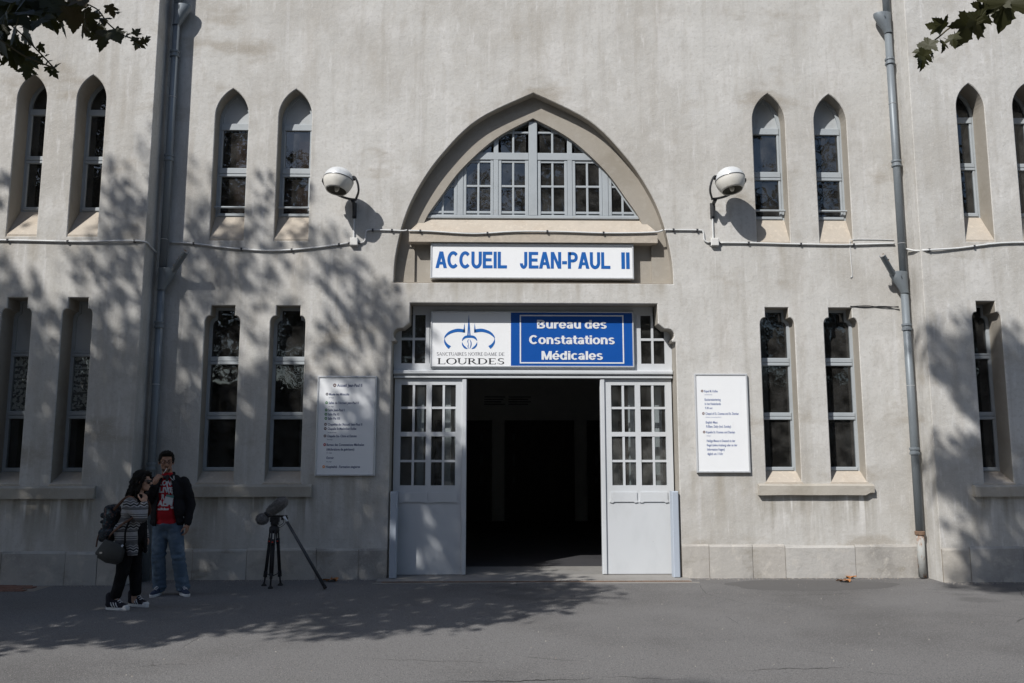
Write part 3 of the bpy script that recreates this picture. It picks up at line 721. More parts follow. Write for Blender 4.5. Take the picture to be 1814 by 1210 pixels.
# ---- entrance joinery
YD = .26
tr = MB()                      # transom light behind the sign
tr.cbox(CX - 1.98, CX + 1.98, YD - .07, YD + .06, 2.775, 2.832, .012); tr.cbox(CX - 1.975, CX + 1.975, YD - .045, YD + .05, 2.722, 2.752, .006)
tr.box(CX - 1.97, CX + 1.97, YD - .02, YD + .05, 2.752, 2.775)
tr.box(CX - 1.98, CX + 1.98, YD, YD + .05, 2.833, 2.936); tr.box(CX - 1.72, CX + 1.72, YD, YD + .05, 3.632, 3.756)
for s_ in (-1, 1):
    for o0, o1, z1 in ((1.88, 1.982, 3.40), (1.484, 1.54, 3.632), (1.69, 1.722, 3.632)):
        a, b = sorted((CX + s_ * o0, CX + s_ * o1)); tr.box(a, b, YD, YD + .05, 2.936, z1)
    a, b = sorted((CX + s_ * 1.54, CX + s_ * 1.88)); tr.box(a, b, YD + .002, YD + .048, 3.267, 3.302)
tr.box(CX - 1.484, CX + 1.484, YD + .01, YD + .045, 2.936, 3.632)
tro = tr.build('transom_light', 'paint_door', bld)
for s_ in (-1, 1):
    for o0, o1 in ((1.535, 1.695), (1.72, 1.885)):
        for z0, z1 in ((2.93, 3.27), (3.30, 3.64)):
            a, b = sorted((CX + s_ * o0, CX + s_ * o1)); MB().box(a, b, YD + .022, YD + .027, z0, z1).build('pane', 'glass', tro)
def leaf(s_):
    d = MB(); X = lambda o: CX + s_ * o
    def bx(o0, o1, y0, y1, z0, z1, c=.0):
        a, b = sorted((X(o0), X(o1))); (d.cbox(a, b, y0, y1, z0, z1, c) if c else d.box(a, b, y0, y1, z0, z1))
    bx(1.87, 1.962, YD, YD + .05, .02, 2.715); bx(1.01, 1.10, YD, YD + .05, .02, 2.715)
    bx(.945, 1.008, YD - .028, YD + .06, .018, 2.715, .008)
    bx(1.44, 1.515, YD, YD + .05, 1.225, 2.63)
    bx(1.10, 1.87, YD, YD + .05, 2.63, 2.715); bx(1.10, 1.44, YD, YD + .05, 1.905, 1.968); bx(1.515, 1.87, YD, YD + .05, 1.905, 1.968)
    bx(1.10, 1.87, YD, YD + .05, .02, 1.225)
    for c0, c1 in ((1.10, 1.44), (1.515, 1.87)):
        mid = (c0 + c1) / 2; bx(mid - .016, mid + .016, YD + .005, YD + .045, 1.225, 1.905); bx(mid - .016, mid + .016, YD + .005, YD + .045, 1.968, 2.63)
        for z in (1.562, 2.306):
            bx(c0, mid - .016, YD + .006, YD + .044, z - .016, z + .016); bx(mid + .016, c1, YD + .006, YD + .044, z - .016, z + .016)
    o = d.build('door', 'paint_door', bld)
    for c0, c1 in ((1.10, 1.44), (1.515, 1.87)):
        mid = (c0 + c1) / 2
        for p0, p1 in ((c0, mid), (mid, c1)):
            for z0, z1, m_ in ((1.228, 1.56, 'glass_frost'), (1.563, 1.90, 'glass_frost'), (1.97, 2.30, 'glass_clear'), (2.31, 2.627, 'glass_clear')):
                a, b = sorted((X(p0 + .002), X(p1 - .002))); MB().box(a, b, YD + .022, YD + .027, z0, z1).build('pane', m_, o)
        # raised panel with a scalloped foot
        q = []; a, b = c0 - .03, c1 + .0
        for x, z in ((a, 1.132), (b, 1.132), (b, 1.03), (b + .015, .995), (b - .03, .985), (b - .05, 1.0), (a + .05, 1.0), (a + .03, .985), (a - .015, .995), (a, 1.03)): q.append((X(x), z))
        MB().prism(q, YD - .016, YD + .004).build('raised_panel', 'paint_door', o)
    # the inner leaf folded back behind it
    p = [(X(1.03), YD + .12), (X(1.07), YD + .12), (X(1.34), YD + .92), (X(1.30), YD + .92)]
    MB().rings([[(x, y, z) for x, y in p] for z in (.03, 2.70)]).build('folded_leaf', 'paint_door', bld)
    for o0, o1 in ((1.28, 1.36), (1.66, 1.76)):
        a, b = sorted((CX + s_ * o0 + .10, CX + s_ * o1 + .10)); MB().box(a, b, YD + .22, YD + .28, .03, 2.7).build('inner_post', 'paint_door', bld)
    # metal guard on the jamb
    a, b = sorted((X(1.868), X(1.958)))
    MB().cbox(a, b - (0 if s_ > 0 else 0), -.045, .10, .012, 1.155, .01).build('jamb_guard', 'guard', bld)
leaf(-1); leaf(1)
# threshold, drain, floor and foyer
MB().cbox(CX - 2.10, CX + 2.06, -.26, .30, -.05, .012, .004).build('threshold', 'threshold', bld)
dr = thing('drain_channel', (CX, -.33, 0), 'narrow rusty drain grate along the doorstep', 'drain')
MB().box(CX - 2.02, CX + 2.04, -.375, -.262, -.03, .006).build('channel', 'rust', dr)
sl_ = MB()
for k in range(170):
    x = CX - 2.0 + 4.02 * k / 170; sl_.box(x, x + .012, -.365, -.272, .004, .012)
tag(sl_.build('grate_bars', 'rust', dr), kind='stuff')
cs = MB()
cs.box(CX - 2.12, CX + 2.12, -.43, -.377, -.03, .010); cs.build('concrete_kerb', 'threshold', dr)
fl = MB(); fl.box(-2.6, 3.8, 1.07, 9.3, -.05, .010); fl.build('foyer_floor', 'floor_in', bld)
MB().box(CX - 1.99, CX + 1.99, .302, 1.068, -.05, .016).build('entrance_slab', 'slab_in', bld)
fo_ = MB(); fo_.box(-2.75, -2.6, .46, 9.3, 0, 4.08).box(3.8, 3.95, .46, 9.3, 0, 4.08).box(-2.6, 3.8, 9.1, 9.3, 0, 4.08)
fo_.box(-2.75, CX - 2.05, .40, .455, 0, 4.08).box(CX + 2.05, 3.95, .40, .455, 0, 4.08); fo_.box(CX - 2.05, CX + 2.05, .40, .455, 3.80, 4.08)
fo_.box(-2.6, 3.8, .46, 9.1, 4.0, 4.09)
fo_.build('foyer_wall', 'wall_in', bld)
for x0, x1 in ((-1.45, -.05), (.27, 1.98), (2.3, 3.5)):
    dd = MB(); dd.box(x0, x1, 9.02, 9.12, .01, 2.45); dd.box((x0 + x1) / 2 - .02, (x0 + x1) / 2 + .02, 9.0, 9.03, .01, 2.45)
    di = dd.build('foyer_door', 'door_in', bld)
    xx = x1 - .25 if x0 < -1 else x0 + .22
    for z0, z1 in ((1.95, 2.12), (1.35, 1.62), (.92, 1.08)): MB().box(xx - .03, xx + .03, 8.985, 9.01, z0, z1).build('door_plate', 'dark_metal', di)
fs = thing('foyer_sign', (.1, 9.1, 2.95), 'dim notice panel high on the foyer wall above the inner doors', 'sign')
MB().box(-.30, .98, 9.07, 9.098, 2.80, 3.22).build('panel', 'wall_in', fs)
for k in range(4):
    MB().box(-.24, .28 - .05 * (k % 3), 9.064, 9.069, 3.02 - .06 * k, 3.045 - .06 * k).build('text_line', 'ink_grey', fs)
    MB().box(.36, .92 - .07 * (k % 2), 9.064, 9.069, 3.02 - .06 * k, 3.045 - .06 * k).build('text_line', 'ink_grey', fs)

# ------------------------------------------------------------------ signs
def framed_sign(name, x0, x1, z0, z1, yf, yb, fw, label, face='sign_white'):
    t = thing(name, ((x0 + x1) / 2, yb, z0), label, 'sign')
    MB().box(x0 + fw * .6, x1 - fw * .6, yf + .010, yb, z0 + fw * .6, z1 - fw * .6).build('face', face, t)
    fr_ = MB()
    def rail(pts):
        fr_.rings(pts)
    P = [(yf + .004, 0), (yf, .006), (yf, fw - .006), (yf + .008, fw), (yb, fw), (yb, 0)]
    cs_ = []
    for (cx, cz, sx, sz) in ((x0, z0, 1, 1), (x1, z0, -1, 1), (x1, z1, -1, -1), (x0, z1, 1, -1)):
        cs_.append([(cx + sx * d, y, cz + sz * d) for y, d in P])
    fr_.rings(cs_ + [cs_[0]], True, False)
    fr_.build('frame', 'alu', t)
    return t
s1 = framed_sign('name_sign', -.905, 1.985, 4.122, 4.632, .045, .188, .024, 'long white sign with blue capitals under the arched window')
YT = .0535
for wd, a, b in (('ACCUEIL', 771, 899), ('JEAN-PAUL', 920, 1082), ('II', 1099, 1117)):
    sans_line(wd, at(a, 460, YT).x, at(b, 460, YT).x, at(900, 475.5, YT).z, at(900, 446, YT).z - at(900, 475.5, YT).z, YT, 'ink_blue', s1)
s2 = framed_sign('entrance_sign', -.902, 1.993, 2.876, 3.682, .200, .258, .022, 'white and blue sign with an emblem fixed above the doorway')
YT = .2085
bx0 = at(905, 600, .20).x; MB().box(bx0, 1.973, YT - .001, YT + .004, 2.897, 3.662).build('blue_panel', 'sign_blue', s2)
def q(cx, cy): p = at(750 + cx / 4.535, 530 + cy / 4.535, YT); return p.x, p.z
YT = .204
bl = MB()
(x0, z1), (x1, z0) = q(774, 126), q(1614, 518); bw = .018
for a in ((x0, x1, z1 - bw, z1), (x0, x1, z0, z0 + bw), (x0, x0 + bw, z0 + bw, z1 - bw), (x1 - bw, x1, z0 + bw, z1 - bw)): bl.box(a[0], a[1], YT, YT + .003, a[2], a[3])
bl.build('white_border', 'ink_white', s2)
for tx, a, b, base, capt in (('Bureau des', 908, 1476, 235, 168), ('Constatations', 845, 1541, 360, 292), ('Médicales', 945, 1446, 486, 418)):
    xa, zb = q(a, base); xb, zt = q(b, capt)
    sans_line(tx, xa, xb, zb, zt - zb, YT, 'ink_white', s2)
# emblem: spires, sweeping arms, globe
YT = .2075
def strip(mb, pts, wid):
    P = [Vector(q(*p)) for p in spline(pts, 5)]; n = len(P); k = len(mb.v)
    W_ = np.interp(np.linspace(0, 1, n), np.linspace(0, 1, len(wid)), wid) / 4.535 / 126
    for i, p in enumerate(P):
        t = (P[min(i + 1, n - 1)] - P[max(i - 1, 0)]).normalized(); nn = Vector((-t.y, t.x)) * W_[i] / 2
        mb.v += [(p.x + nn.x, YT, p.y + nn.y), (p.x - nn.x, YT, p.y - nn.y)]
    for i in range(n - 1): mb.f.append((k + 2 * i, k + 2 * i + 1, k + 2 * i + 3, k + 2 * i + 2))
def poly(mb, pts):
    k = len(mb.v); mb.v += [(q(*p)[0], YT, q(*p)[1]) for p in pts]; mb.f.append(tuple(range(k, k + len(pts))))
em = MB()
poly(em, [(365, 122), (379, 292), (369, 292), (366, 220), (363, 292), (352, 292)])
for s_ in (-1, 1):
    X = lambda v: 365 + 6 + s_ * (v - 371)
    Xp = lambda L_: [(371 + s_ * (x - 371), y) for x, y in L_]
    poly(em, Xp([(411, 190), (420, 248), (420, 268), (407, 268)]))
    strip(em, Xp([(410, 256), (470, 250), (530, 268), (565, 298), (572, 318)]), [26, 27, 22, 12, 1])
    strip(em, Xp([(572, 318), (568, 345), (552, 370), (530, 388)]), [1, 14, 22, 30])
    strip(em, Xp([(371, 300), (402, 303), (422, 318), (431, 336)]), [20, 20, 13, 1])
    strip(em, Xp([(431, 345), (425, 368), (408, 388), (388, 398)]), [1, 12, 16, 4])
strip(em, [(362, 322), (356, 340), (362, 362), (358, 380), (364, 398)], [3, 6, 3, 7, 2])
strip(em, [(372, 322), (382, 345), (382, 372), (372, 398)], [2, 7, 8, 2])
em.build('emblem', 'ink_blue', s2)
# roman capitals built from stems, hairlines and serifs (unit height)
def roman(ch):
    T, h, s_ = .15, .055, .05; P = []; w_ = .7
    def st(x): P.append([(x, 0), (x + T, 0), (x + T, 1), (x, 1)])
    def hz(x0, x1, y): P.append([(x0, y - h / 2), (x1, y - h / 2), (x1, y + h / 2), (x0, y + h / 2)])
    def sf(x, y): P.append([(x - .09, y), (x + T + .09, y), (x + T + .09, y + s_), (x - .09, y + s_)])
    def dg(x0, y0, x1, y1, t): P.append([(x0 - t / 2, y0), (x0 + t / 2, y0), (x1 + t / 2, y1), (x1 - t / 2, y1)])
    def arc(cx, cy, rx, ry, a0, a1, tt, th, n=18):
        o, i_ = [], []
        for k in range(n + 1):
            a = R(a0 + (a1 - a0) * k / n); c, s2_ = math.cos(a), math.sin(a)
            o.append((cx + rx * c, cy + ry * s2_)); i_.append((cx + (rx - tt) * c, cy + (ry - th) * s2_))
        for k in range(n): P.append([o[k], o[k + 1], i_[k + 1], i_[k]])
    if ch == 'L': st(.1); sf(.1, 0); sf(.1, 1 - s_); hz(.2, .75, .03); P.append([(.70, 0), (.77, 0), (.80, .24), (.76, .24)]); w_ = .85
    elif ch == 'O': arc(.55, .5, .52, .53, 0, 360, .16, .05, 36); w_ = 1.12
    elif ch == 'U': P.append([(.1, .35), (.25, .35), (.25, 1), (.1, 1)]); P.append([(.82, .35), (.88, .35), (.88, 1), (.82, 1)]); sf(.1, 1 - s_); P.append([(.72, 1 - s_), (.98, 1 - s_), (.98, 1), (.72, 1)]); arc(.49, .38, .39, .40, 180, 360, .12, .07); w_ = 1.02
    elif ch == 'R': st(.1); sf(.1, 0); sf(.1, 1 - s_); arc(.38, .74, .34, .26, -90, 90, .15, .05); hz(.2, .4, .97); hz(.2, .4, .50); dg(.84, 0, .45, .48, .17); P.append([(.74, 0), (1.0, 0), (1.0, s_), (.74, s_)]); w_ = .98
    elif ch == 'D': st(.1); sf(.1, 0); sf(.1, 1 - s_); arc(.42, .5, .55, .5, -90, 90, .16, .05, 24); hz(.2, .44, .975); hz(.2, .44, .025); w_ = 1.07
    elif ch == 'E': st(.1); sf(.1, 0); sf(.1, 1 - s_); [hz(.2, e_, y) for e_, y in ((.70, .97), (.58, .51), (.72, .03))]; P.append([(.68, 0), (.74, 0), (.77, .22), (.73, .22)]); P.append([(.66, 1), (.72, 1), (.72, .8), (.69, .8)]); w_ = .86
    elif ch == 'S': arc(.40, .74, .29, .28, 40, 270, .13, .07); arc(.40, .25, .32, .27, -140, 90, .14, .07); P.append([(.62, .98), (.66, .98), (.66, .74), (.62, .78)]); P.append([(.12, .02), (.08, .02), (.08, .28), (.12, .24)]); w_ = .80
    elif ch == 'A': dg(.10, 0, .46, 1, .06); dg(.84, 0, .48, 1, .15); hz(.22, .70, .34); P.append([(0, 0), (.2, 0), (.2, s_), (0, s_)]); P.append([(.7, 0), (1, 0), (1, s_), (.7, s_)]); w_ = 1.0
    elif ch == 'N': dg(.13, 0, .13, 1, .06); dg(.84, 0, .84, 1, .06); dg(.80, 0, .14, 1, .16); sf(.05, 0); sf(.76, 1 - s_); w_ = 1.02
    elif ch == 'C': arc(.55, .5, .50, .53, 45, 315, .15, .06, 28); w_ = .98
    elif ch == 'T': st(.33); sf(.33, 0); hz(.03, .78, .97); P.append([(.03, 1), (.07, 1), (.07, .8), (.03, .8)]); P.append([(.74, 1), (.78, 1), (.78, .8), (.74, .8)]); w_ = .85
    elif ch == 'I': st(.1); sf(.1, 0); sf(.1, 1 - s_); w_ = .38
    elif ch == 'M': dg(.13, 0, .17, 1, .06); dg(.56, .0, .20, 1, .14); dg(.54, .0, .90, 1, .06); dg(.98, 0, .94, 1, .15); sf(.04, 0); sf(.90, 0); w_ = 1.2
    elif ch == '-': hz(.05, .30, .45); w_ = .38
    else: w_ = .45
    return P, w_
def roman_line(tx, x0, x1, z0, h, y, m_, parent):
    tot = sum(roman(c)[1] for c in tx); kx = (x1 - x0) / tot; mb = MB(); X = x0; lay = 0
    for c in tx:
        P, w_ = roman(c)
        for pl in P:
            k = len(mb.v); lay += 1; mb.v += [(X + a * kx, y - (lay % 5) * .00025, z0 + b * h) for a, b in pl]; mb.f.append(tuple(range(k, k + len(pl))))
        X += w_ * kx
    return mb.build('lettering', m_, parent, fix=False)
xa, zb = q(105, 452); xb, zt = q(653, 428); roman_line('SANCTUAIRES NOTRE-DAME DE', xa, xb, zb, zt - zb, YT, 'ink_grey', s2)
xa, zb = q(112, 521); xb, zt = q(655, 475); roman_line('LOURDES', xa, xb, zb, zt - zb, YT, 'ink_black', s2)

def board(name, x0, x1, z0, z1, cx0, cx1, cy0, cy1, lines, ink, label):
    t = framed_sign(name, x0, x1, z0, z1, -.045, -.002, .026, label); y = -.0362
    fx = lambda c: x0 + (c - cx0) / (cx1 - cx0) * (x1 - x0); fz = lambda c: z1 - (c - cy0) / (cy1 - cy0) * (z1 - z0)
    kz = (z1 - z0) / (cy1 - cy0)
    for ln in lines:
        tx, a, b, cy, h = ln[:5]
        lettering(tx, fx(a), fx(b), fz(cy + h / 2), h * kz, y, ink, t, .022 if h > 15 else .0, 1.05)
        if len(ln) > 5:
            dk, dx, r_ = ln[5:]
            c = [(fx(dx) + r_ * kz * math.cos(2 * math.pi * i / 20), y, fz(cy) + r_ * kz * math.sin(2 * math.pi * i / 20)) for i in range(20)]
            MB().add(c, [tuple(range(20))]).build('coloured_dot', dk, t)
            MB().box(fx(dx) - r_ * kz * .55, fx(dx) + r_ * kz * .55, y - .0012, y - .0006, fz(cy) - r_ * kz * .22, fz(cy) + r_ * kz * .22).build('dot_number', 'sign_white', t)
    return t
board('direction_board', -2.427, -1.615, 1.367, 2.726, 40, 670, 62, 1138, [
    ('Accueil Jean-Paul II', 250, 515, 163, 36, 'dot_brown', 223, 18), ('Musée des Miraculés', 167, 380, 260, 28, 'dot_dark', 145, 15),
    ('1er étage', 165, 218, 298, 13), ("Salles de l'Accueil Jean-Paul II", 165, 482, 354, 28, 'dot_green', 143, 15), ('1er étage', 165, 218, 393, 13),
    ('Salle Jean-Paul I', 163, 335, 432, 28, 'dot_green', 141, 15), ('Salle Pie XI', 163, 278, 478, 28, 'dot_green', 140, 15),
    ('Salle Pie XII', 163, 287, 523, 28, 'dot_green', 140, 15), ("Chapelles de l'Accueil Jean-Paul II", 163, 525, 587, 28, 'dot_brown', 138, 15),
    ('Chapelle St-Maximilien Kolbe', 163, 463, 633, 28, 'dot_brown', 137, 15), ('(rez-de-chaussée)', 163, 253, 672, 13),
    ('Chapelle Sts- Côme et Damien', 160, 470, 712, 28, 'dot_brown', 136, 15), ('2ème étage', 160, 215, 750, 13),
    ('Bureau des Constatations Médicales', 157, 550, 805, 28, 'dot_red', 135, 15), ('(déclarations de guérisons)', 157, 448, 854, 28),
    ('1er étage', 157, 214, 892, 13), ('Ouvroir', 157, 235, 945, 28), ('2ème étage', 157, 212, 985, 13),
    ('Hospitalité - Formation stagiaires', 155, 513, 1040, 28, 'dot_orange', 132, 15)], 'ink_navy',
    'white framed directory board with coloured dots beside the left door')
board('notice_board', 2.782, 3.522, 1.405, 2.768, 52, 668, 68, 1138, [
    ('Kapel M. Kolbe', 163, 318, 258, 28, 'dot_brown', 139, 14), ('(rez-de-chaussée)', 165, 253, 296, 12), ('Eucharistieviering', 165, 350, 350, 28),
    ('In het Nederlands', 165, 350, 396, 28), ('9.30 uur.', 167, 257, 441, 26), ('Chapel of St. Cosmas and St. Damian', 170, 553, 502, 28, 'dot_brown', 145, 14),
    ('(2nd floor of Accueil Jean-Paul II)', 170, 350, 541, 12), ('English Mass', 170, 305, 596, 28), ('9.00am. Daily (incl. Sunday)', 172, 460, 641, 28),
    ('Kapelle St. Kosmas und Damian', 172, 503, 702, 28, 'dot_brown', 148, 14), ('(2.Etage)', 175, 220, 742, 12),
    ('Heilige Messe in Deutsch in der', 175, 503, 795, 28), ('Regel (siehe Aushang oder an der', 175, 525, 841, 28),
    ('Information fragen)', 176, 378, 887, 28), ('täglich um 11Uhr', 178, 357, 934, 28)], 'ink_mid',
    'white framed notice board with service times and no coloured title')

# ------------------------------------------------------------------ wall lamps
def wall_lamp(s_, hx, hz, bxx, bz, label):
    """s_ = +1: the head hangs to the left of its bracket (seen from the street)"""
    t = thing('wall_lamp', (bxx, 0, bz), label, 'lamp', 'globe lamps either side of the arch')
    hy = -.36; Hc = Vector((hx, hy, hz)); r = .205
    tilt = Matrix.Translation(Hc) @ Matrix.Rotation(R(7) * s_, 4, 'Y') @ Matrix.Rotation(R(-10), 4, 'X')
    top = [(.001, r * .86)] + [(r * math.cos(a) * 1.0, r * .86 * math.sin(a)) for a in [R(85 - 8.5 * i) for i in range(11)]]
    o = MB().lathe(top, 40, tilt).build('dome', 'dome', t, True)
    bowl = [(r * 1.005, .0), (r * 1.005, -.006)] + [(r * (1 - .30 * (i / 8) ** 1.8), -.008 - r * .78 * i / 8) for i in range(9)]
    MB().lathe(bowl + [(bowl[-1][0] - .006, bowl[-1][1] + .002), (bowl[-1][0] - .004, bowl[-1][1] + .03)], 40, tilt).build('bowl', 'dome_cream', t, True)
    z_ = bowl[-1][1]
    MB().lathe([(bowl[-1][0] - .006, z_ + .012), (.11, z_ + .07), (.05, z_ + .12), (.001, z_ + .12)], 32, tilt).build('reflector', 'lamp_inner', t, True)
    MB().lathe([(.001, z_ - .01), (.02, z_ - .005), (.032, z_ + .02), (.035, z_ + .06), (.02, z_ + .115)], 20, tilt).build('bulb', 'bulb', t, True)
    MB().lathe([(r * 1.012, .004), (r * 1.018, 0), (r * 1.012, -.008)], 40, tilt).build('rim', 'dark_metal', t, True)
    L_ = lambda x, y, z: (hx + s_ * x, hy + y, hz + z)
    y_ = MB().tube(spline([L_(.190, 0, .045), L_(.225, .0, .04), L_(.262, .01, -.04), L_(.268, .06, -.14), L_(.215, .16, -.225)], 5), .034, 10, True, .45)
    y_.tube(spline([L_(.225, .17, -.225), L_(.12, .16, -.215), L_(-.02, .15, -.17), L_(-.17, .08, -.08), L_(-.215, .01, -.01)], 5), .034, 10, True, .45)
    smooth_by_angle(y_.build('yoke', 'dark_metal', t))
    for x in (.205, -.205): smooth_by_angle(MB().lathe([(.001, -.02), (.024, -.018), (.026, .018), (.001, .02)], 16, Matrix.Translation(L_(x, 0, .02 if x > 0 else 0)) @ Matrix.Rotation(R(90), 4, 'Y')).build('pivot', 'black', t))
    st = MB().tube([(bxx, hy + .165, hz - .235), (bxx, -.09, bz + .17), (bxx, -.05, bz)], [.028, .026, .02], 10)
    st.box(bxx - .028, bxx + .028, -.03, -.002, bz - .02, bz + .20)
    st.build('bracket', 'dark_metal', t)
    MB().tube([(bxx, -.018, bz - .03), (bxx, -.018, 4.665)], .012, 8).build('feed_tube', 'conduit', t)
    return t
wall_lamp(1, -2.155, 5.41, -1.985, 4.99, 'grey globe lamp in tree shade between the left windows and the arch')
wall_lamp(-1, 3.285, 5.455, 3.115, 5.02, 'grey globe lamp in full sun between the arch and the right windows')

# ------------------------------------------------------------------ junction boxes and conduits
for (x, z, lb) in ((-1.976, 4.622, 'small white junction box below the shaded lamp'), (3.132, 4.646, 'small white junction box below the sunlit lamp')):
    b_ = thing('junction_box', (x, 0, z), lb, 'junction box')
    MB().cbox(x - .055, x + .055, -.062, -.002, z - .055, z + .055, .008).build('lid', 'box_white', b_)
    for s_ in (-1, 1): MB().tube([(x + s_ * .05, -.025, z - .01), (x + s_ * .085, -.025, z - .014)], .014, 8).build('cable_gland', 'dark_metal', b_)
def conduit(label, pts, clips, r=.013):
    t = thing('conduit', pts[0], label, 'conduit')
    MB().tube(spline(pts, 4), r, 8).build('tube', 'conduit', t, True)
    for p in clips: MB().box(p[0] - .012, p[0] + .012, p[1] - .016, p[1] + .022, p[2] - .018, p[2] + .018).build('clip', 'dark_metal', t)
YC = -.018; YW = -PROJ - .018
conduit('thin grey conduit on the left wing wall', [(-8.4, YW, 4.52), (-6.6, YW, 4.515), (-5.6, YW, 4.50), (-4.80, YW, 4.515), (-4.70, -.30, 4.47), (-4.69, -.12, 4.43)],
        [(-7.3, YW, 4.52), (-6.55, YW, 4.515), (-5.75, YW, 4.50), (-4.86, YW, 4.51)])
conduit('thin sagging grey conduit below the left pointed windows', [(-4.55, YC, 4.605), (-4.25, YC, 4.59), (-3.7, YC, 4.525), (-3.14, YC, 4.492), (-2.6, YC, 4.53), (-2.06, YC, 4.605)],
        [(-4.22, YC, 4.588), (-3.55, YC, 4.512), (-2.85, YC, 4.505), (-2.19, YC, 4.585)])
conduit('short bent grey conduit from the shaded junction box to the arch', [(-1.89, YC, 4.61), (-1.83, YC, 4.64), (-1.815, YC, 4.76), (-1.77, YC, 4.798), (-1.5, YC, 4.797), (-1.30, YC, 4.79), (-1.235, YC, 4.80)],
        [(-1.72, YC, 4.798), (-1.45, YC, 4.796)], .011)
conduit('thin wavy grey conduit clipped along the arch sill', [(-1.215, -.012, 4.795), (-.9, -.012, 4.785), (-.3, -.012, 4.755), (.3, -.012, 4.79), (.9, -.012, 4.792), (1.6, -.012, 4.775), (2.25, -.012, 4.79), (2.40, -.014, 4.822)],
        [(-1.05, -.012, 4.79), (-.1, -.012, 4.762), (.75, -.012, 4.793), (1.55, -.012, 4.776)], .012)
conduit('short bent grey conduit from the arch to the sunlit junction box', [(2.42, YC, 4.826), (2.62, YC, 4.826), (2.93, YC, 4.822), (2.975, YC, 4.80), (2.985, YC, 4.70), (3.0, YC, 4.665), (3.05, YC, 4.64)],
        [(2.55, YC, 4.826), (2.89, YC, 4.823)], .011)
conduit('thin grey conduit below the right pointed windows', [(3.21, YC, 4.642), (3.7, YC, 4.64), (4.3, YC, 4.628), (5.0, YC, 4.622), (5.55, YC, 4.64), (5.72, YC, 4.643)],
        [(3.62, YC, 4.64), (4.37, YC, 4.627), (5.13, YC, 4.623)])
conduit('thin grey conduit on the right wing wall', [(5.84, -.12, 4.54), (5.87, -.30, 4.47), (5.95, YW, 4.445), (6.4, YW, 4.475), (7.0, YW, 4.55), (7.7, YW, 4.56), (9.0, YW, 4.55)],
        [(5.99, YW, 4.447), (6.62, YW, 4.50), (7.45, YW, 4.557)])
wi = MB(); wi.tube(spline([(5.04, -.004, 3.735), (5.25, -.008, 3.72), (5.5, -.006, 3.735), (5.72, -.03, 3.715)], 5), .006, 6).tube(spline([(5.04, -.008, 3.728), (5.28, -.012, 3.742), (5.5, -.010, 3.715), (5.72, -.03, 3.73)], 5), .005, 6)
tag(wi.build('wire', 'black'), 'pair of thin black wires strung to the right drainpipe', 'wire')
tag(MB().tube(spline([(5.72, -.008, 4.70), (5.4, -.008, 4.705), (5.12, -.008, 4.70), (5.085, -.008, 4.66), (5.083, -.008, 4.4), (5.09, -.008, 4.18), (5.06, -.01, 4.15)], 5), .005, 6).build('wire', 'conduit'), 'thin pale wire looping down the wall beside the rightmost bay window', 'wire')

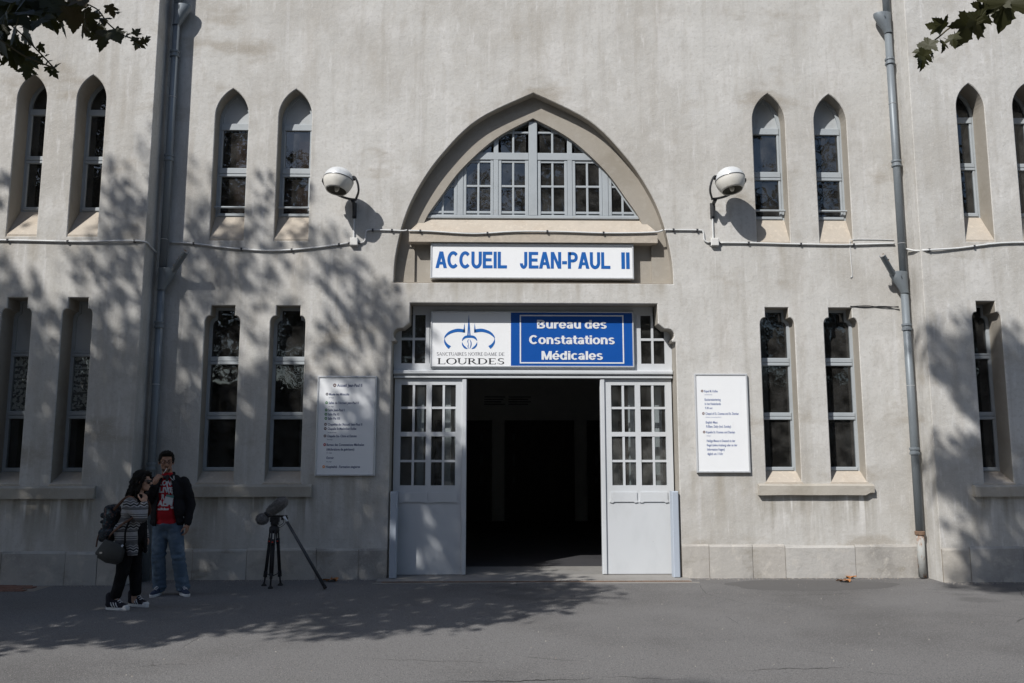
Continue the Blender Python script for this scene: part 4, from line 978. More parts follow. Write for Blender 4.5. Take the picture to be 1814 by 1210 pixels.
# ------------------------------------------------------------------ drainpipes
def drainpipe(x, s_, label, zlow):
    t = thing('drainpipe', (x, -.11, 0), label, 'drainpipe', 'drainpipes in the corners of the bay'); y = -.11; r = .052
    MB().tube([(x, y, zlow), (x, y, 4.14)], r, 18).build('pipe', 'zinc', t, True)
    MB().tube([(x, y, 4.10), (x, y, 8.02)], r * .96, 18).build('pipe', 'zinc', t, True)
    MB().tube([(x, y, 8.0), (x, y, 9.55)], r * .96, 18).build('pipe', 'zinc', t, True)
    for z in (7.35, 5.80, 3.42, 1.70 if s_ < 0 else 1.5):
        c = MB(); c.lathe([(r + .001, -.05), (r + .016, -.045), (r + .016, -.02), (r + .005, -.015), (r + .005, .015), (r + .016, .02), (r + .016, .045), (r + .001, .05)], 18, Matrix.Translation((x, y, z)))
        c.box(x - .012, x + .012, y + r, -.002, z - .02, z + .02); c.build('collar', 'zinc', t)
    for z in (4.62, 2.6, 6.7): MB().lathe([(r, -.004), (r + .004, 0), (r, .004)], 18, Matrix.Translation((x, y, z))).build('joint', 'alu', t)
    if s_ < 0:
        MB().tube([(x, y, .02), (x, y, .62)], r * .98, 16).build('foot', 'rust_pipe', t, True)
        MB().lathe([(r, -.03), (r + .014, -.02), (r + .014, .02), (r, .03)], 16, Matrix.Translation((x, y, .60))).build('collar', 'rust', t)
    # hopper with its littered spout
    for hz in (4.12, 8.0):
        h = MB(); rs = []
        for k, (dx, wd, z) in enumerate(((.0, .055, hz - .22), (.02, .062, hz - .16), (.055, .095, hz - .05), (.075, .125, hz + .04), (.075, .128, hz + .085))):
            cx = x + s_ * dx
            rs.append([(cx + wd * math.cos(2 * math.pi * i / 16), y - .01 + min(wd, .085) * math.sin(2 * math.pi * i / 16), z) for i in range(16)])
        h.rings(rs, True, False); h.rings([rs[-1], [((p[0] - x - s_ * .075) * .9 + x + s_ * .075, p[1], p[2] - .01) for p in rs[-1]], [((p[0] - x - s_ * .05) * .5 + x + s_ * .05, p[1], p[2] - .12) for p in rs[-1]]], True, True)
        h.build('hopper', 'zinc', t, True)
    sp = MB(); a = Vector((x + s_ * .17, y - .04, 4.18)); b = Vector((x + s_ * .39, -.33, 4.40)); dr_ = (b - a).normalized(); sx = dr_.cross(Vector((0, 0, 1))).normalized(); up = sx.cross(dr_)
    rs = []
    for k in range(5):
        p = a.lerp(b, k / 4); ring_ = [p + sx * (.042 * math.cos(R(180 + 180 * i / 8))) + up * (.045 * math.sin(R(180 + 180 * i / 8))) for i in range(9)]
        ring_ += [p + sx * (.036 * math.cos(R(180 + 180 * i / 8))) + up * (.038 * math.sin(R(180 + 180 * i / 8))) for i in range(8, -1, -1)]
        rs.append(ring_)
    sp.rings(rs); sp.build('spout', 'zinc', t)
    dm = MB(); rg = random.Random(3)
    for k in range(70):
        p = a.lerp(b, rg.random()) + sx * rg.uniform(-.03, .03) + up * rg.uniform(-.02, .03); d = Vector((rg.uniform(-1, 1), rg.uniform(-1, 1), rg.uniform(-.6, .6))).normalized() * .03; e = Vector((rg.uniform(-1, 1), rg.uniform(-1, 1), rg.uniform(-.6, .6))).normalized() * .016
        k_ = len(dm.v); dm.add([p - d, p + e, p + d, p - e], [(0, 1, 2, 3)])
    tag(dm.build('leaf_litter', 'debris', t, fix=False), kind='stuff')
    return t
drainpipe(-4.595, 1, 'dark grey drainpipe in the shaded corner beside the two people', .0)
drainpipe(5.775, -1, 'grey drainpipe in the sunny corner with a rusty white foot', .60)

# ------------------------------------------------------------------ trees
def leaf_outline(fine):
    h = [(0, 0), (.10, -.05), (.20, -.04), (.27, -.09), (.31, -.03), (.42, -.01), (.36, .06), (.38, .12), (.29, .19), (.38, .24), (.42, .33), (.49, .36), (.50, .44), (.60, .53), (.47, .53), (.42, .56), (.36, .50), (.28, .51), (.21, .48),
         (.24, .60), (.29, .66), (.20, .71), (.20, .79), (.11, .84), (.09, .91), (0, 1.04)] if fine else \
        [(0, 0), (.38, .0), (.25, .2), (.54, .48), (.22, .5), (.17, .75), (0, 1)]
    return h
def leaf_verts(fine):
    h = leaf_outline(fine); mid = [(0, y) for x, y in h]; V = []; F = []
    for sd in (1, -1):
        k = len(V)
        for (x, y) in h: V.append((sd * x, y, .10 * abs(x) - .28 * (y - .4) ** 2))
        c = len(V); V.append((0, .35, 0))
        for i in range(len(h) - 1): F.append((k + i, k + i + 1, c) if sd > 0 else (k + i + 1, k + i, c))
    return np.array(V), F
M['leaf'] = mat('plane_tree_leaf', (.034, .036, .012), .55, [(3, (.045, .044, .015), .5, .7, 3, U, .7), (1.2, (.075, .042, .016), .50, .66, 4, U, .75)], spec=.35)
def leafy(m_):
    N = m_.node_tree.nodes; L = m_.node_tree.links; b = N['Principled BSDF']; out = N['Material Output']
    t = N.new('ShaderNodeBsdfTranslucent'); t.inputs['Color'].default_value = (.055, .062, .012, 1)
    mx = N.new('ShaderNodeMixShader'); mx.inputs[0].default_value = .22
    L.new(b.outputs[0], mx.inputs[1]); L.new(t.outputs[0], mx.inputs[2]); L.new(mx.outputs[0], out.inputs['Surface'])
leafy(M['leaf'])
M['bark'] = mat('plane_tree_bark', (.20, .18, .14), .9, [(2.5, (.32, .30, .23), .5, .6, 5, (1, 1, .6), .9), (5, (.12, .11, .085), .55, .65, 5, U, .8)], [(8, .5, .03), (40, .4, .01)])
M['twig'] = mat('green_brown_twig', (.09, .075, .04), .8, [(20, (.06, .05, .03), .45, .7, 4, U, .7)])
M['dead_leaf'] = mat('dead_brown_leaf', (.36, .16, .06), .8, [(20, (.22, .09, .035), .45, .7, 5, U, .8)], coord='obj')

def in_poly(p, P):
    c = False; x, y = p; j = len(P) - 1
    for i in range(len(P)):
        if (P[i][1] > y) != (P[j][1] > y) and x < (P[j][0] - P[i][0]) * (y - P[i][1]) / (P[j][1] - P[i][1]) + P[i][0]: c = not c
        j = i
    return c
def crown_mesh(centres, per, rad, seed, size=(.10, .17)):
    rg = np.random.default_rng(seed); V0, F0 = leaf_verts(False); nv = len(V0); n = len(centres) * per
    c = np.repeat(np.array([(p[0], p[1], p[2]) for p in centres]), per, 0); rr = np.repeat(np.array([p[3] for p in centres]), per)
    d = rg.normal(size=(n, 3)); d /= np.linalg.norm(d, axis=1)[:, None]
    pos = c + d * (rg.random(n) ** .45 * rad * rr)[:, None] * np.array([1, 1, .75])
    s = rg.uniform(size[0], size[1], n)
    yaw = rg.uniform(0, 2 * np.pi, n); pit = rg.uniform(-1.1, .25, n); rol = rg.normal(0, .5, n)
    cy, sy = np.cos(yaw), np.sin(yaw); cp, sp_ = np.cos(pit), np.sin(pit); cr, sr = np.cos(rol), np.sin(rol)
    v = V0[None] * s[:, None, None]
    x = v[..., 0] * cr[:, None] + v[..., 2] * sr[:, None]; z = -v[..., 0] * sr[:, None] + v[..., 2] * cr[:, None]; y = v[..., 1]
    y2 = y * cp[:, None] - z * sp_[:, None]; z2 = y * sp_[:, None] + z * cp[:, None]
    X = x * cy[:, None] - y2 * sy[:, None]; Y = x * sy[:, None] + y2 * cy[:, None]
    out = np.stack([X, Y, z2], -1) + pos[:, None, :]
    me = bpy.data.meshes.new('crown'); F = np.array(F0)
    faces = (F[None] + (np.arange(n) * nv)[:, None, None]).reshape(-1, 3)
    me.vertices.add(n * nv); me.vertices.foreach_set('co', out.reshape(-1).astype(np.float32))
    nf = len(faces); me.loops.add(nf * 3); me.loops.foreach_set('vertex_index', faces.reshape(-1).astype(np.int32))
    me.polygons.add(nf); me.polygons.foreach_set('loop_start', np.arange(0, nf * 3, 3, dtype=np.int32)); me.polygons.foreach_set('loop_total', np.full(nf, 3, np.int32))
    me.materials.append(M['leaf']); me.update(calc_edges=True); me.validate(); return me

def limb_path(a, b, rg, n=7, sag=.5):
    a, b = Vector(a), Vector(b); out = []
    for i in range(n):
        t = i / (n - 1); p = a.lerp(b, t); p.z += math.sin(t * math.pi) * sag
        if 0 < i < n - 1: p += Vector((rg.uniform(-.15, .15), rg.uniform(-.15, .15), rg.uniform(-.1, .1)))
        out.append(p)
    return out
def tree(name, base, fork, shadow, t_rng, nclump, per, seed, label, extra=(), clear=None, more=None, heart=None):
    """plane tree whose clumps stand along the sun's rays towards the patch of wall it shades"""
    rg = random.Random(seed); t = thing(name, (base[0], base[1], 0), label, 'tree', 'plane trees on the forecourt')
    xs = [p[0] for p in shadow]; zs = [p[1] for p in shadow]; cs = []; tries = 0
    while len(cs) < nclump and tries < 90000:
        tries += 1; sx, sz = rg.uniform(min(xs), max(xs)), rg.uniform(min(zs), max(zs))
        if not in_poly((sx, sz), shadow): continue
        if clear and clear(sx, sz, rg): continue
        k = rg.uniform(*t_rng); p = (sx - .83 * k, -k, sz + 1.23 * k)
        if p[2] < 3.2: continue
        q_ = to_px(p)
        if q_ and p[1] > -11.2 and -70 < q_[0] < 1890 and q_[1] > -110: continue
        cs.append((*p, rg.uniform(1.2, 2.0) if clear else rg.uniform(.9, 1.5)))
    if heart:
        k0 = len(cs)
        while len(cs) < k0 + heart[4]:
            sx, sz = rg.uniform(heart[0], heart[1]), rg.uniform(heart[2], heart[3]); k = rg.uniform(*t_rng); p = (sx - .83 * k, -k, sz + 1.23 * k); q_ = to_px(p)
            if p[2] > 3.2 and not (q_ and p[1] > -11.2 and -70 < q_[0] < 1890 and q_[1] > -110): cs.append((*p, rg.uniform(.75, 1.25)))
    if more:
        k0 = len(cs)
        while len(cs) < k0 + 60:
            sx, sz = rg.uniform(min(p[0] for p in more), max(p[0] for p in more)), rg.uniform(min(p[1] for p in more), max(p[1] for p in more)); k = rg.uniform(9.2, 11.2)
            p = (sx - .83 * k, -k, sz + 1.23 * k); q_ = to_px(p)
            if in_poly((sx, sz), more) and not (q_ and p[1] > -11.2 and -70 < q_[0] < 1890 and q_[1] > -110): cs.append((*p, rg.uniform(.75, 1.25)))
    cr = place('crown', crown_mesh(cs, per, .37, seed), t); tag(cr, kind='stuff')
    tk = MB(); H = fork[2]
    pts = [(base[0], base[1], -.05), (base[0] + .02, base[1], .5), (base[0] * .7 + fork[0] * .3, base[1] * .7 + fork[1] * .3, H * .4), (base[0] * .3 + fork[0] * .7, base[1] * .3 + fork[1] * .7, H * .75), fork]
    tk.tube(spline(pts, 4), [.36, .30, .28, .27, .26, .25, .25, .24, .24, .23, .23, .22, .22, .21, .21, .2, .2], 14).build('trunk', 'bark', t, True)
    ends = list(extra)
    far = sorted(cs, key=lambda p: rg.random())
    for p in far:
        if len(ends) >= 11 + len(extra): break
        if all((Vector(p[:3]) - Vector(e)).length > 1.8 for e in ends): ends.append(p[:3])
    for e in ends:
        lp = limb_path(fork, e, rg); L_ = len(lp)
        ok = all(not ((lambda q_: q_ and p.y > -11.2 and -10 < q_[0] < 1824 and q_[1] > 0)(to_px(p))) for p in lp[:-1])
        if not ok: continue
        MB().tube(lp, [.15 - .125 * i / (L_ - 1) for i in range(L_)], 8).build('limb', 'bark', t, True)
    return t, cs
LSH = [(-11.5, 4.6), (-10, 6.2), (-7.5, 5.6), (-6.9, 4.95), (-6.1, 4.7), (-5.45, 5.7), (-5.0, 5.2), (-4.55, 4.8), (-4.15, 5.2), (-3.7, 4.95), (-3.2, 4.75), (-2.55, 5.45), (-2.45, 4.75), (-1.9, 4.45), (-1.6, 4.1), (-1.5, 3.4),
       (-1.1, 2.6), (-.55, 1.7), (-.05, .95), (.6, .2), (1.5, -.8), (2.4, -1.8), (2.4, -2.7), (1.9, -3.4), (1.2, -4.0), (.5, -3.7), (-.4, -4.5), (-1.2, -4.6), (-2.2, -4.2), (-3.5, -4.2), (-6, -4.0), (-9, -3), (-11.5, 0)]
def sparse(sx, sz, rg):
    # the upper fringe is open foliage
    return (sz > 2.6 and rg.random() < .70) or (sx > -1.6 and sz > .3 and rg.random() < .3)
tl, csl = tree('plane_tree', (-10.8, -6.2), (-10.2, -6.4, 5.2), LSH, (5.2, 9.2), 600, 74, 11, 'leafy plane tree whose twigs hang in front of the left wing', extra=[(-5.2, -5.2, 6.4), (-5.6, -5.0, 5.5)], clear=sparse, heart=(-9.0, -1.9, -1.6, 2.0, 60))
RSH2 = [(8.6, -6.7), (13, -6.6), (13, -9.5), (9.2, -9.8)]
RSH = [(6.25, 2.9), (6.7, 2.2), (7.2, 2.6), (8.2, 2.3), (9.5, 3.6), (11, 4.2), (12.5, 2), (12, -2.5), (9.5, -2.3), (8.3, -1.0), (7.0, -1.3), (6.7, -.6), (7.0, .2), (6.3, .9), (6.75, 1.7), (6.55, 2.2)]
tr_, csr = tree('plane_tree', (6.4, -8.6), (5.4, -8.3, 4.6), RSH, (6.5, 9.5), 250, 74, 23, 'leafy plane tree whose branch tip hangs in front of the right wing', extra=[(2.6, -8.3, 4.5)], more=RSH2)

# visible twigs: every leaf is its own piece
V0, F0 = leaf_verts(True)
leaf_meshes = []
for k in range(3):
    rg = random.Random(40 + k); me = bpy.data.meshes.new('leaf')
    vs = [(x * (1 + .1 * k) + .04 * math.sin(5 * y + k), y, z + .10 * math.sin(3 * y + 2 * k) + .08 * x * (k - 1)) for x, y, z in V0.tolist()]
    me.from_pydata(vs, [], F0); me.materials.append(M['leaf']); leaf_meshes.append(me)
def put_leaf(parent, p, size, ang, rg, m_=None):
    o = bpy.data.objects.new('leaf', leaf_meshes[rg.randrange(3)]); C.objects.link(o); o.parent = parent
    o.matrix_parent_inverse = Matrix.Translation(-WL(parent)); o.location = p; o.scale = (size,) * 3
    # leaf hangs: its tip points along the given picture-plane angle, with a random turn
    o.rotation_euler = (Matrix.Rotation(ang - math.pi / 2, 3, 'Y').inverted() @ Matrix.Rotation(R(90), 3, 'X') @ Matrix.Rotation(rg.uniform(-.9, .9), 3, 'Y') @ Matrix.Rotation(rg.uniform(-.6, .6), 3, 'X')).to_euler()
    return o
def twig(parent, pts, Y, r=.006):
    MB().tube(spline([at(x, y, Y + dy) for x, y, dy in pts], 4), r, 6).build('twig', 'twig', parent, True)
rg = random.Random(5)
twig(tl, [(-60, -90, 0), (20, -10, 0), (110, 22, .05), (165, 47, .1), (215, 62, .1), (258, 76, .1)], -5.0)
twig(tl, [(-60, -10, .2), (20, 45, .2), (62, 85, .2), (100, 125, .2)], -5.1)
twig(tl, [(-70, 20, -.2), (0, 70, -.2), (45, 100, -.1), (95, 120, 0)], -5.1)
twig(tl, [(60, -70, .2), (120, -10, .2), (170, 15, .2), (190, 40, .2), (213, 60, .2)], -4.9)
big = [(10, 8, .24, -80), (32, 0, .25, -60), (55, 10, .24, -70), (20, 32, .25, -75), (48, 33, .24, -60), (70, 25, .23, -75), (5, 50, .25, -85), (28, 58, .24, -70), (80, 5, .22, -50),
       (95, 15, .22, -65), (100, 30, .21, -60), (118, 18, .2, -55), (128, 30, .2, -80), (145, 33, .19, -65), (150, 45, .19, -70), (0, 78, .24, -95), (22, 82, .22, -75), (38, 70, .2, -50),
       (135, 5, .18, -60), (160, 28, .16, -75), (40, 95, .17, -60), (12, 100, .2, -80), (-10, 20, .25, -70), (-8, 65, .25, -70), (60, 45, .2, -80), (85, 38, .2, -75), (110, 42, .17, -100),
       (35, 15, .24, -110), (68, 0, .24, -100), (8, 28, .24, -40), (50, 20, .24, -30), (0, 5, .25, -60), (190, 70, .19, -95), (200, 68, .15, -70), (186, 40, .14, -75), (193, 18, .11, -60), (168, 55, .13, -60), (172, 62, .15, -40),
       (45, 122, .12, -85), (52, 108, .11, -60), (62, 112, .10, -40), (64, 84, .08, -60)]
for (x, y, s, a) in big: put_leaf(tl, at(x + rg.uniform(-3, 3), y - s * 70 + rg.uniform(-3, 3), -5.0 + rg.uniform(-.35, .35)), s * rg.uniform(.9, 1.1), R(a + rg.uniform(-15, 15)), rg)
for (x, y, s, a) in ((205, 50, .08, -30), (213, 60, .07, -70), (222, 66, .06, 20), (238, 62, .08, 60), (240, 66, .08, -80), (246, 74, .07, -60), (250, 72, .08, 10), (244, 78, .06, -110), (76, 98, .05, -50), (80, 100, .04, 30), (82, 113, .06, 60), (84, 118, .06, -70), (92, 120, .08, 40), (93, 124, .08, -60), (258, 70, .05, 30),
                     (168, 24, .07, -160), (205, 20, .06, -60)):
    put_leaf(tl, at(x, y, -5.0 + rg.uniform(-.1, .1)), s, R(a), rg)
twig(tr_, [(1860, -70, 0), (1790, -25, 0), (1755, 0, .02), (1735, 15, .05), (1710, 36, .05), (1682, 50, .05), (1665, 64, .05), (1645, 80, .08), (1630, 96, .1)], -8.1, .0035)
for (x, y, s, a) in ((1742, 8, .135, -122), (1722, 28, .14, -108), (1728, 22, .12, -75), (1790, -20, .19, -105), (1812, -20, .16, -70), (1778, -12, .15, -140), (1695, 55, .085, -118), (1690, 60, .07, -95), (1678, 66, .085, -70), (1668, 70, .07, -100), (1672, 52, .085, 140), (1664, 50, .07, 165),
                     (1652, 72, .085, -130), (1645, 80, .09, -112), (1640, 88, .085, -100), (1632, 98, .075, -95), (1640, 84, .06, 175), (1752, 0, .10, 150), (1648, 90, .035, -60), (1765, -15, .13, -60)):
    put_leaf(tr_, at(x, y, -8.1 + rg.uniform(-.08, .08)), s * .92, R(a), rg)
# more trees of the avenue across the forecourt: they stand in the reflections of the panes
def copy_tree(src, dx, dy, rz, label):
    r = bpy.data.objects.new('plane_tree', None); C.objects.link(r); tag(r, label, 'tree', 'plane trees on the forecourt')
    r.location = (dx, dy, 0); r.rotation_euler = (0, 0, rz)
    for ch in src.children:
        if ch.name.split('.')[0] in ('leaf', 'twig'): continue
        c = ch.copy(); C.objects.link(c); c.parent = r; c.matrix_parent_inverse = Matrix.Translation(-Vector(src.location))
    return r
for i, (x, y, rz) in enumerate(((-22, -25, 1.1), (-14.5, -24, 3.6), (-7, -25, .4), (.5, -24, 2.3), (8, -25, 5.0), (15.5, -24, 4.1), (23, -25, .9))):
    copy_tree(tl, x, y, rz, 'plane tree of the avenue facing the entrance across the forecourt')

hg = thing('backdrop', (0, -33, 0), 'unseen leafy hedge across the forecourt opposite the entrance', 'backdrop')  # unseen leafy screen, added to keep the low bright sky out of the panes
rg = random.Random(77); hc = []
for k in range(620): hc.append((rg.uniform(-42, 42), -33 + rg.uniform(-.7, .7), rg.uniform(.2, 5.6), rg.uniform(.9, 1.5)))
tag(place('foliage', crown_mesh(hc, 40, .62, 5, (.2, .34)), hg), kind='stuff')
MB().box(-42, 42, -33.6, -32.8, 0, 5.3).build('backdrop_core', 'leaf', hg)

# ------------------------------------------------------------------ fallen leaves
def fallen(px, py, Z, size, label, seed):
    rg = random.Random(seed); f = Vector((math.sin(YAW) * math.cos(PITCH), math.cos(YAW) * math.cos(PITCH), math.sin(PITCH)))
    r = Vector((math.cos(YAW), -math.sin(YAW), 0)); u = r.cross(f); d = f * FPX + r * (px - 907) + u * (605 - py); p = CAM + d * ((Z - CAM.z) / d.z)
    V, F = leaf_verts(True); me = bpy.data.meshes.new('fallen_leaf')
    me.from_pydata([(x, y - .4, .16 * abs(math.sin(4 * x + 3 * y)) + .35 * x * x) for x, y, z in V.tolist()], [], F); me.materials.append(M['dead_leaf'])
    o = bpy.data.objects.new('fallen_leaf', me); C.objects.link(o); o.location = (p.x, p.y, .004); o.scale = (size,) * 3; o.rotation_euler = (0, 0, rg.uniform(0, 6)); tag(o, label, 'leaf', 'dead leaves on the asphalt')
fallen(1495, 1031, 0, .17, 'curled brown plane leaf at the foot of the sunny wall', 1)
fallen(1506, 1024, 0, .14, 'smaller brown plane leaf touching the sunny plinth', 2)
fallen(1700, 1029, 0, .17, 'curled brown plane leaf beside the right wing plinth', 3)
fallen(585, 1030, 0, .2, 'curled brown plane leaf behind the leaning pole', 4)
fallen(1625, 1015, 0, .14, 'brown dead leaf at the rusty foot of the drainpipe', 5)

# ------------------------------------------------------------------ soft bodies: overlapping shapes fused into one skin
def K(p0, p1, r0, r1=None): return ('K', Vector(p0), Vector(p1), r0, r0 if r1 is None else r1)
def E(c, r, rot=None): return ('E', Vector(c), Vector(r), rot)
def xf(prims, m4, s=1.0):
    """move a list of shapes by a matrix"""
    out = []; rot = m4.to_3x3()
    for p in prims:
        if p[0] == 'K': out.append(('K', m4 @ p[1], m4 @ p[2], p[3] * s, p[4] * s))
        else: out.append(('E', m4 @ p[1], p[2] * s, (rot.normalized() @ p[3]) if p[3] is not None else rot.normalized()))
    return out
def fuse(name, prims, vox, m, root, it=4, disp=None, cut=None, thick=0.0, paint=None):
    mb = MB()
    for p in prims:
        sub_ = MB()
        if p[0] == 'E':
            _, c, r, rot = p; rs = []
            for i in range(1, 12):
                a = math.pi * i / 12; ring_ = []
                for q_ in range(18):
                    b = 2 * math.pi * q_ / 18; v = Vector((r.x * math.sin(a) * math.cos(b), r.y * math.sin(a) * math.sin(b), -r.z * math.cos(a)))
                    ring_.append(c + (rot @ v if rot is not None else v))
                rs.append(ring_)
            mb.rings(rs)
        else:
            _, a, b, r0, r1 = p; d = (b - a); L_ = d.length; d = d.normalized() if L_ > 1e-6 else Vector((0, 0, 1))
            x = d.orthogonal().normalized(); y = d.cross(x); rs = []
            for i in range(1, 6):
                t = math.pi / 2 * i / 5; rs.append((a - d * r0 * math.cos(t), r0 * math.sin(t)))
            for i in range(0, 5):
                t = math.pi / 2 * i / 5; rs.append((b + d * r1 * math.sin(t), r1 * math.cos(t)))
            mb.rings([[c + (x * math.cos(2 * math.pi * q_ / 16) + y * math.sin(2 * math.pi * q_ / 16)) * r for q_ in range(16)] for c, r in rs])
    me = mb.mesh('tmp', m); o = bpy.data.objects.new('tmp', me); C.objects.link(o)
    md = o.modifiers.new('r', 'REMESH'); md.mode = 'VOXEL'; md.voxel_size = vox
    dg = bpy.context.evaluated_depsgraph_get(); dg.update()
    out = bpy.data.meshes.new_from_object(o.evaluated_get(dg)); bpy.data.objects.remove(o)
    b = bmesh.new(); b.from_mesh(out)
    for _ in range(it): bmesh.ops.smooth_vert(b, verts=b.verts, factor=.5, use_axis_x=True, use_axis_y=True, use_axis_z=True)
    if disp:
        b.normal_update()
        for v in b.verts: v.co += v.normal * disp(v.co)
    b.normal_update()
    if cut:
        dead = [f for f in b.faces if cut(f.calc_center_median(), f.normal)]; bmesh.ops.delete(b, geom=dead, context='FACES')
    for f in b.faces: f.smooth = True
    b.to_mesh(out); b.free(); out.name = name; out.materials.clear(); out.materials.append(M[m] if isinstance(m, str) else m)
    o = bpy.data.objects.new(name, out); C.objects.link(o); o.parent = root
    if thick: md = o.modifiers.new('thickness', 'SOLIDIFY'); md.thickness = thick; md.offset = -1
    return o
def part(name, mb, m, root, smooth=True, fix=True):
    o = bpy.data.objects.new(name, mb.mesh(name, m, smooth, fix)); C.objects.link(o); o.parent = root; return o
def nz3(p, s, k=0): return noise.noise(Vector((p.x * s + k, p.y * s, p.z * s)))

M['skin'] = mat('skin', (.36, .20, .135), .55, [(25, (.31, .16, .11), .45, .7, 4, U, .6)], [(180, .2, .001)], coord='obj')
M['skin_pale'] = mat('pale_skin', (.42, .26, .19), .55, [(25, (.38, .22, .16), .45, .7, 4, U, .6)], [(180, .2, .001)], coord='obj')
M['hair'] = mat('black_hair', (.010, .009, .008), .75, [(60, (.018, .015, .013), .45, .65, 4, (1, 1, .2), .8)], [(90, .5, .003)], coord='obj', spec=.12)
M['denim'] = mat('blue_denim', (.085, .125, .175), .85, [(5, (.16, .21, .265), .48, .66, 6, U, .85), (4, (.03, .048, .078), .55, .72, 6, (1, 1, 1.6), .7), (220, (.12, .17, .24), .5, .7, 2, U, .4)], [(18, .4, .01), (240, .4, .002)], coord='obj')
M['red'] = mat('red_cotton', (.40, .012, .02), .85, [(7, (.33, .010, .016), .45, .7, 5, U, .6)], [(16, .3, .01), (260, .3, .001)], coord='obj')
M['jacket'] = mat('black_jacket_cloth', (.014, .014, .016), .75, [(8, (.022, .022, .025), .45, .7, 5, U, .7)], [(14, .4, .012), (260, .3, .001)], coord='obj', spec=.12)
M['black_cloth'] = mat('black_trouser_cloth', (.010, .010, .011), .8, [(8, (.017, .017, .018), .45, .7, 5, U, .7)], [(16, .4, .01)], coord='obj', spec=.08)
M['white_cloth'] = mat('white_print', (.62, .62, .62), .8, [(20, (.55, .55, .56), .45, .7, 4, U, .6)], coord='obj')
M['canvas_navy'] = mat('navy_canvas', (.035, .048, .085), .85, [(30, (.05, .065, .10), .45, .7, 4, U, .7)], [(300, .3, .001)], coord='obj')
M['canvas_black'] = mat('black_suede', (.016, .015, .022), .85, [(30, (.03, .028, .038), .45, .7, 4, U, .7)], [(200, .3, .001)], coord='obj')
M['white_rubber'] = mat('white_rubber', (.62, .62, .62), .6, [(20, (.5, .5, .49), .5, .75, 5, U, .6)], coord='obj')
M['lace'] = mat('white_lace', (.62, .62, .64), .8, [(40, (.52, .52, .54), .45, .7, 3, U, .5)], coord='obj')
M['lens'] = mat('dark_lens', (.012, .010, .010), .12, [(5, (.02, .016, .012), .45, .7, 2, U, .5)], spec=.6, coord='obj')
M['card'] = mat('badge_card', (.60, .62, .64), .4, [(9, (.54, .57, .6), .45, .7, 3, U, .6)], coord='obj')
M['card_green'] = mat('badge_band', (.10, .25, .24), .5, [(9, (.13, .29, .28), .45, .7, 3, U, .6)], coord='obj')
M['leather'] = mat('brown_leather', (.085, .038, .022), .6, [(20, (.06, .027, .016), .45, .7, 4, U, .7)], coord='obj')
M['bag_grey'] = mat('dark_grey_leather', (.050, .052, .050), .55, [(12, (.04, .042, .04), .45, .7, 5, U, .7)], [(90, .2, .002)], coord='obj')
M['steel'] = mat('small_steel_plate', (.6, .6, .6), .3, [(20, (.5, .5, .5), .45, .7, 3, U, .5)], metal=.9, coord='obj')
M['pattern_pack'] = mat('printed_backpack_cloth', (.020, .024, .030), .85, [(22, (.10, .055, .05), .55, .62, 2, U, .8), (26, (.05, .09, .11), .56, .63, 2, U, .8), (34, (.12, .12, .12), .60, .66, 2, U, .6)], [(120, .3, .002)], coord='obj')
M['paper'] = mat('cigarette_paper', (.72, .70, .66), .8, [(60, (.66, .64, .6), .45, .7, 2, U, .5)], coord='obj')
M['fur'] = mat('grey_fur', (.20, .19, .185), .95, [(40, (.30, .29, .28), .45, .65, 4, U, .8)], coord='obj')
M['blue_ring'] = mat('blue_ring', (.02, .08, .35), .5, [(20, (.03, .1, .4), .45, .7, 2, U, .5)], coord='obj')
M['red_mark'] = mat('red_mark', (.55, .03, .02), .5, [(20, (.6, .05, .03), .45, .7, 2, U, .5)], coord='obj')
M['band'] = mat('orange_wristband', (.35, .17, .05), .7, [(50, (.10, .22, .12), .5, .56, 2, U, .8)], coord='obj')

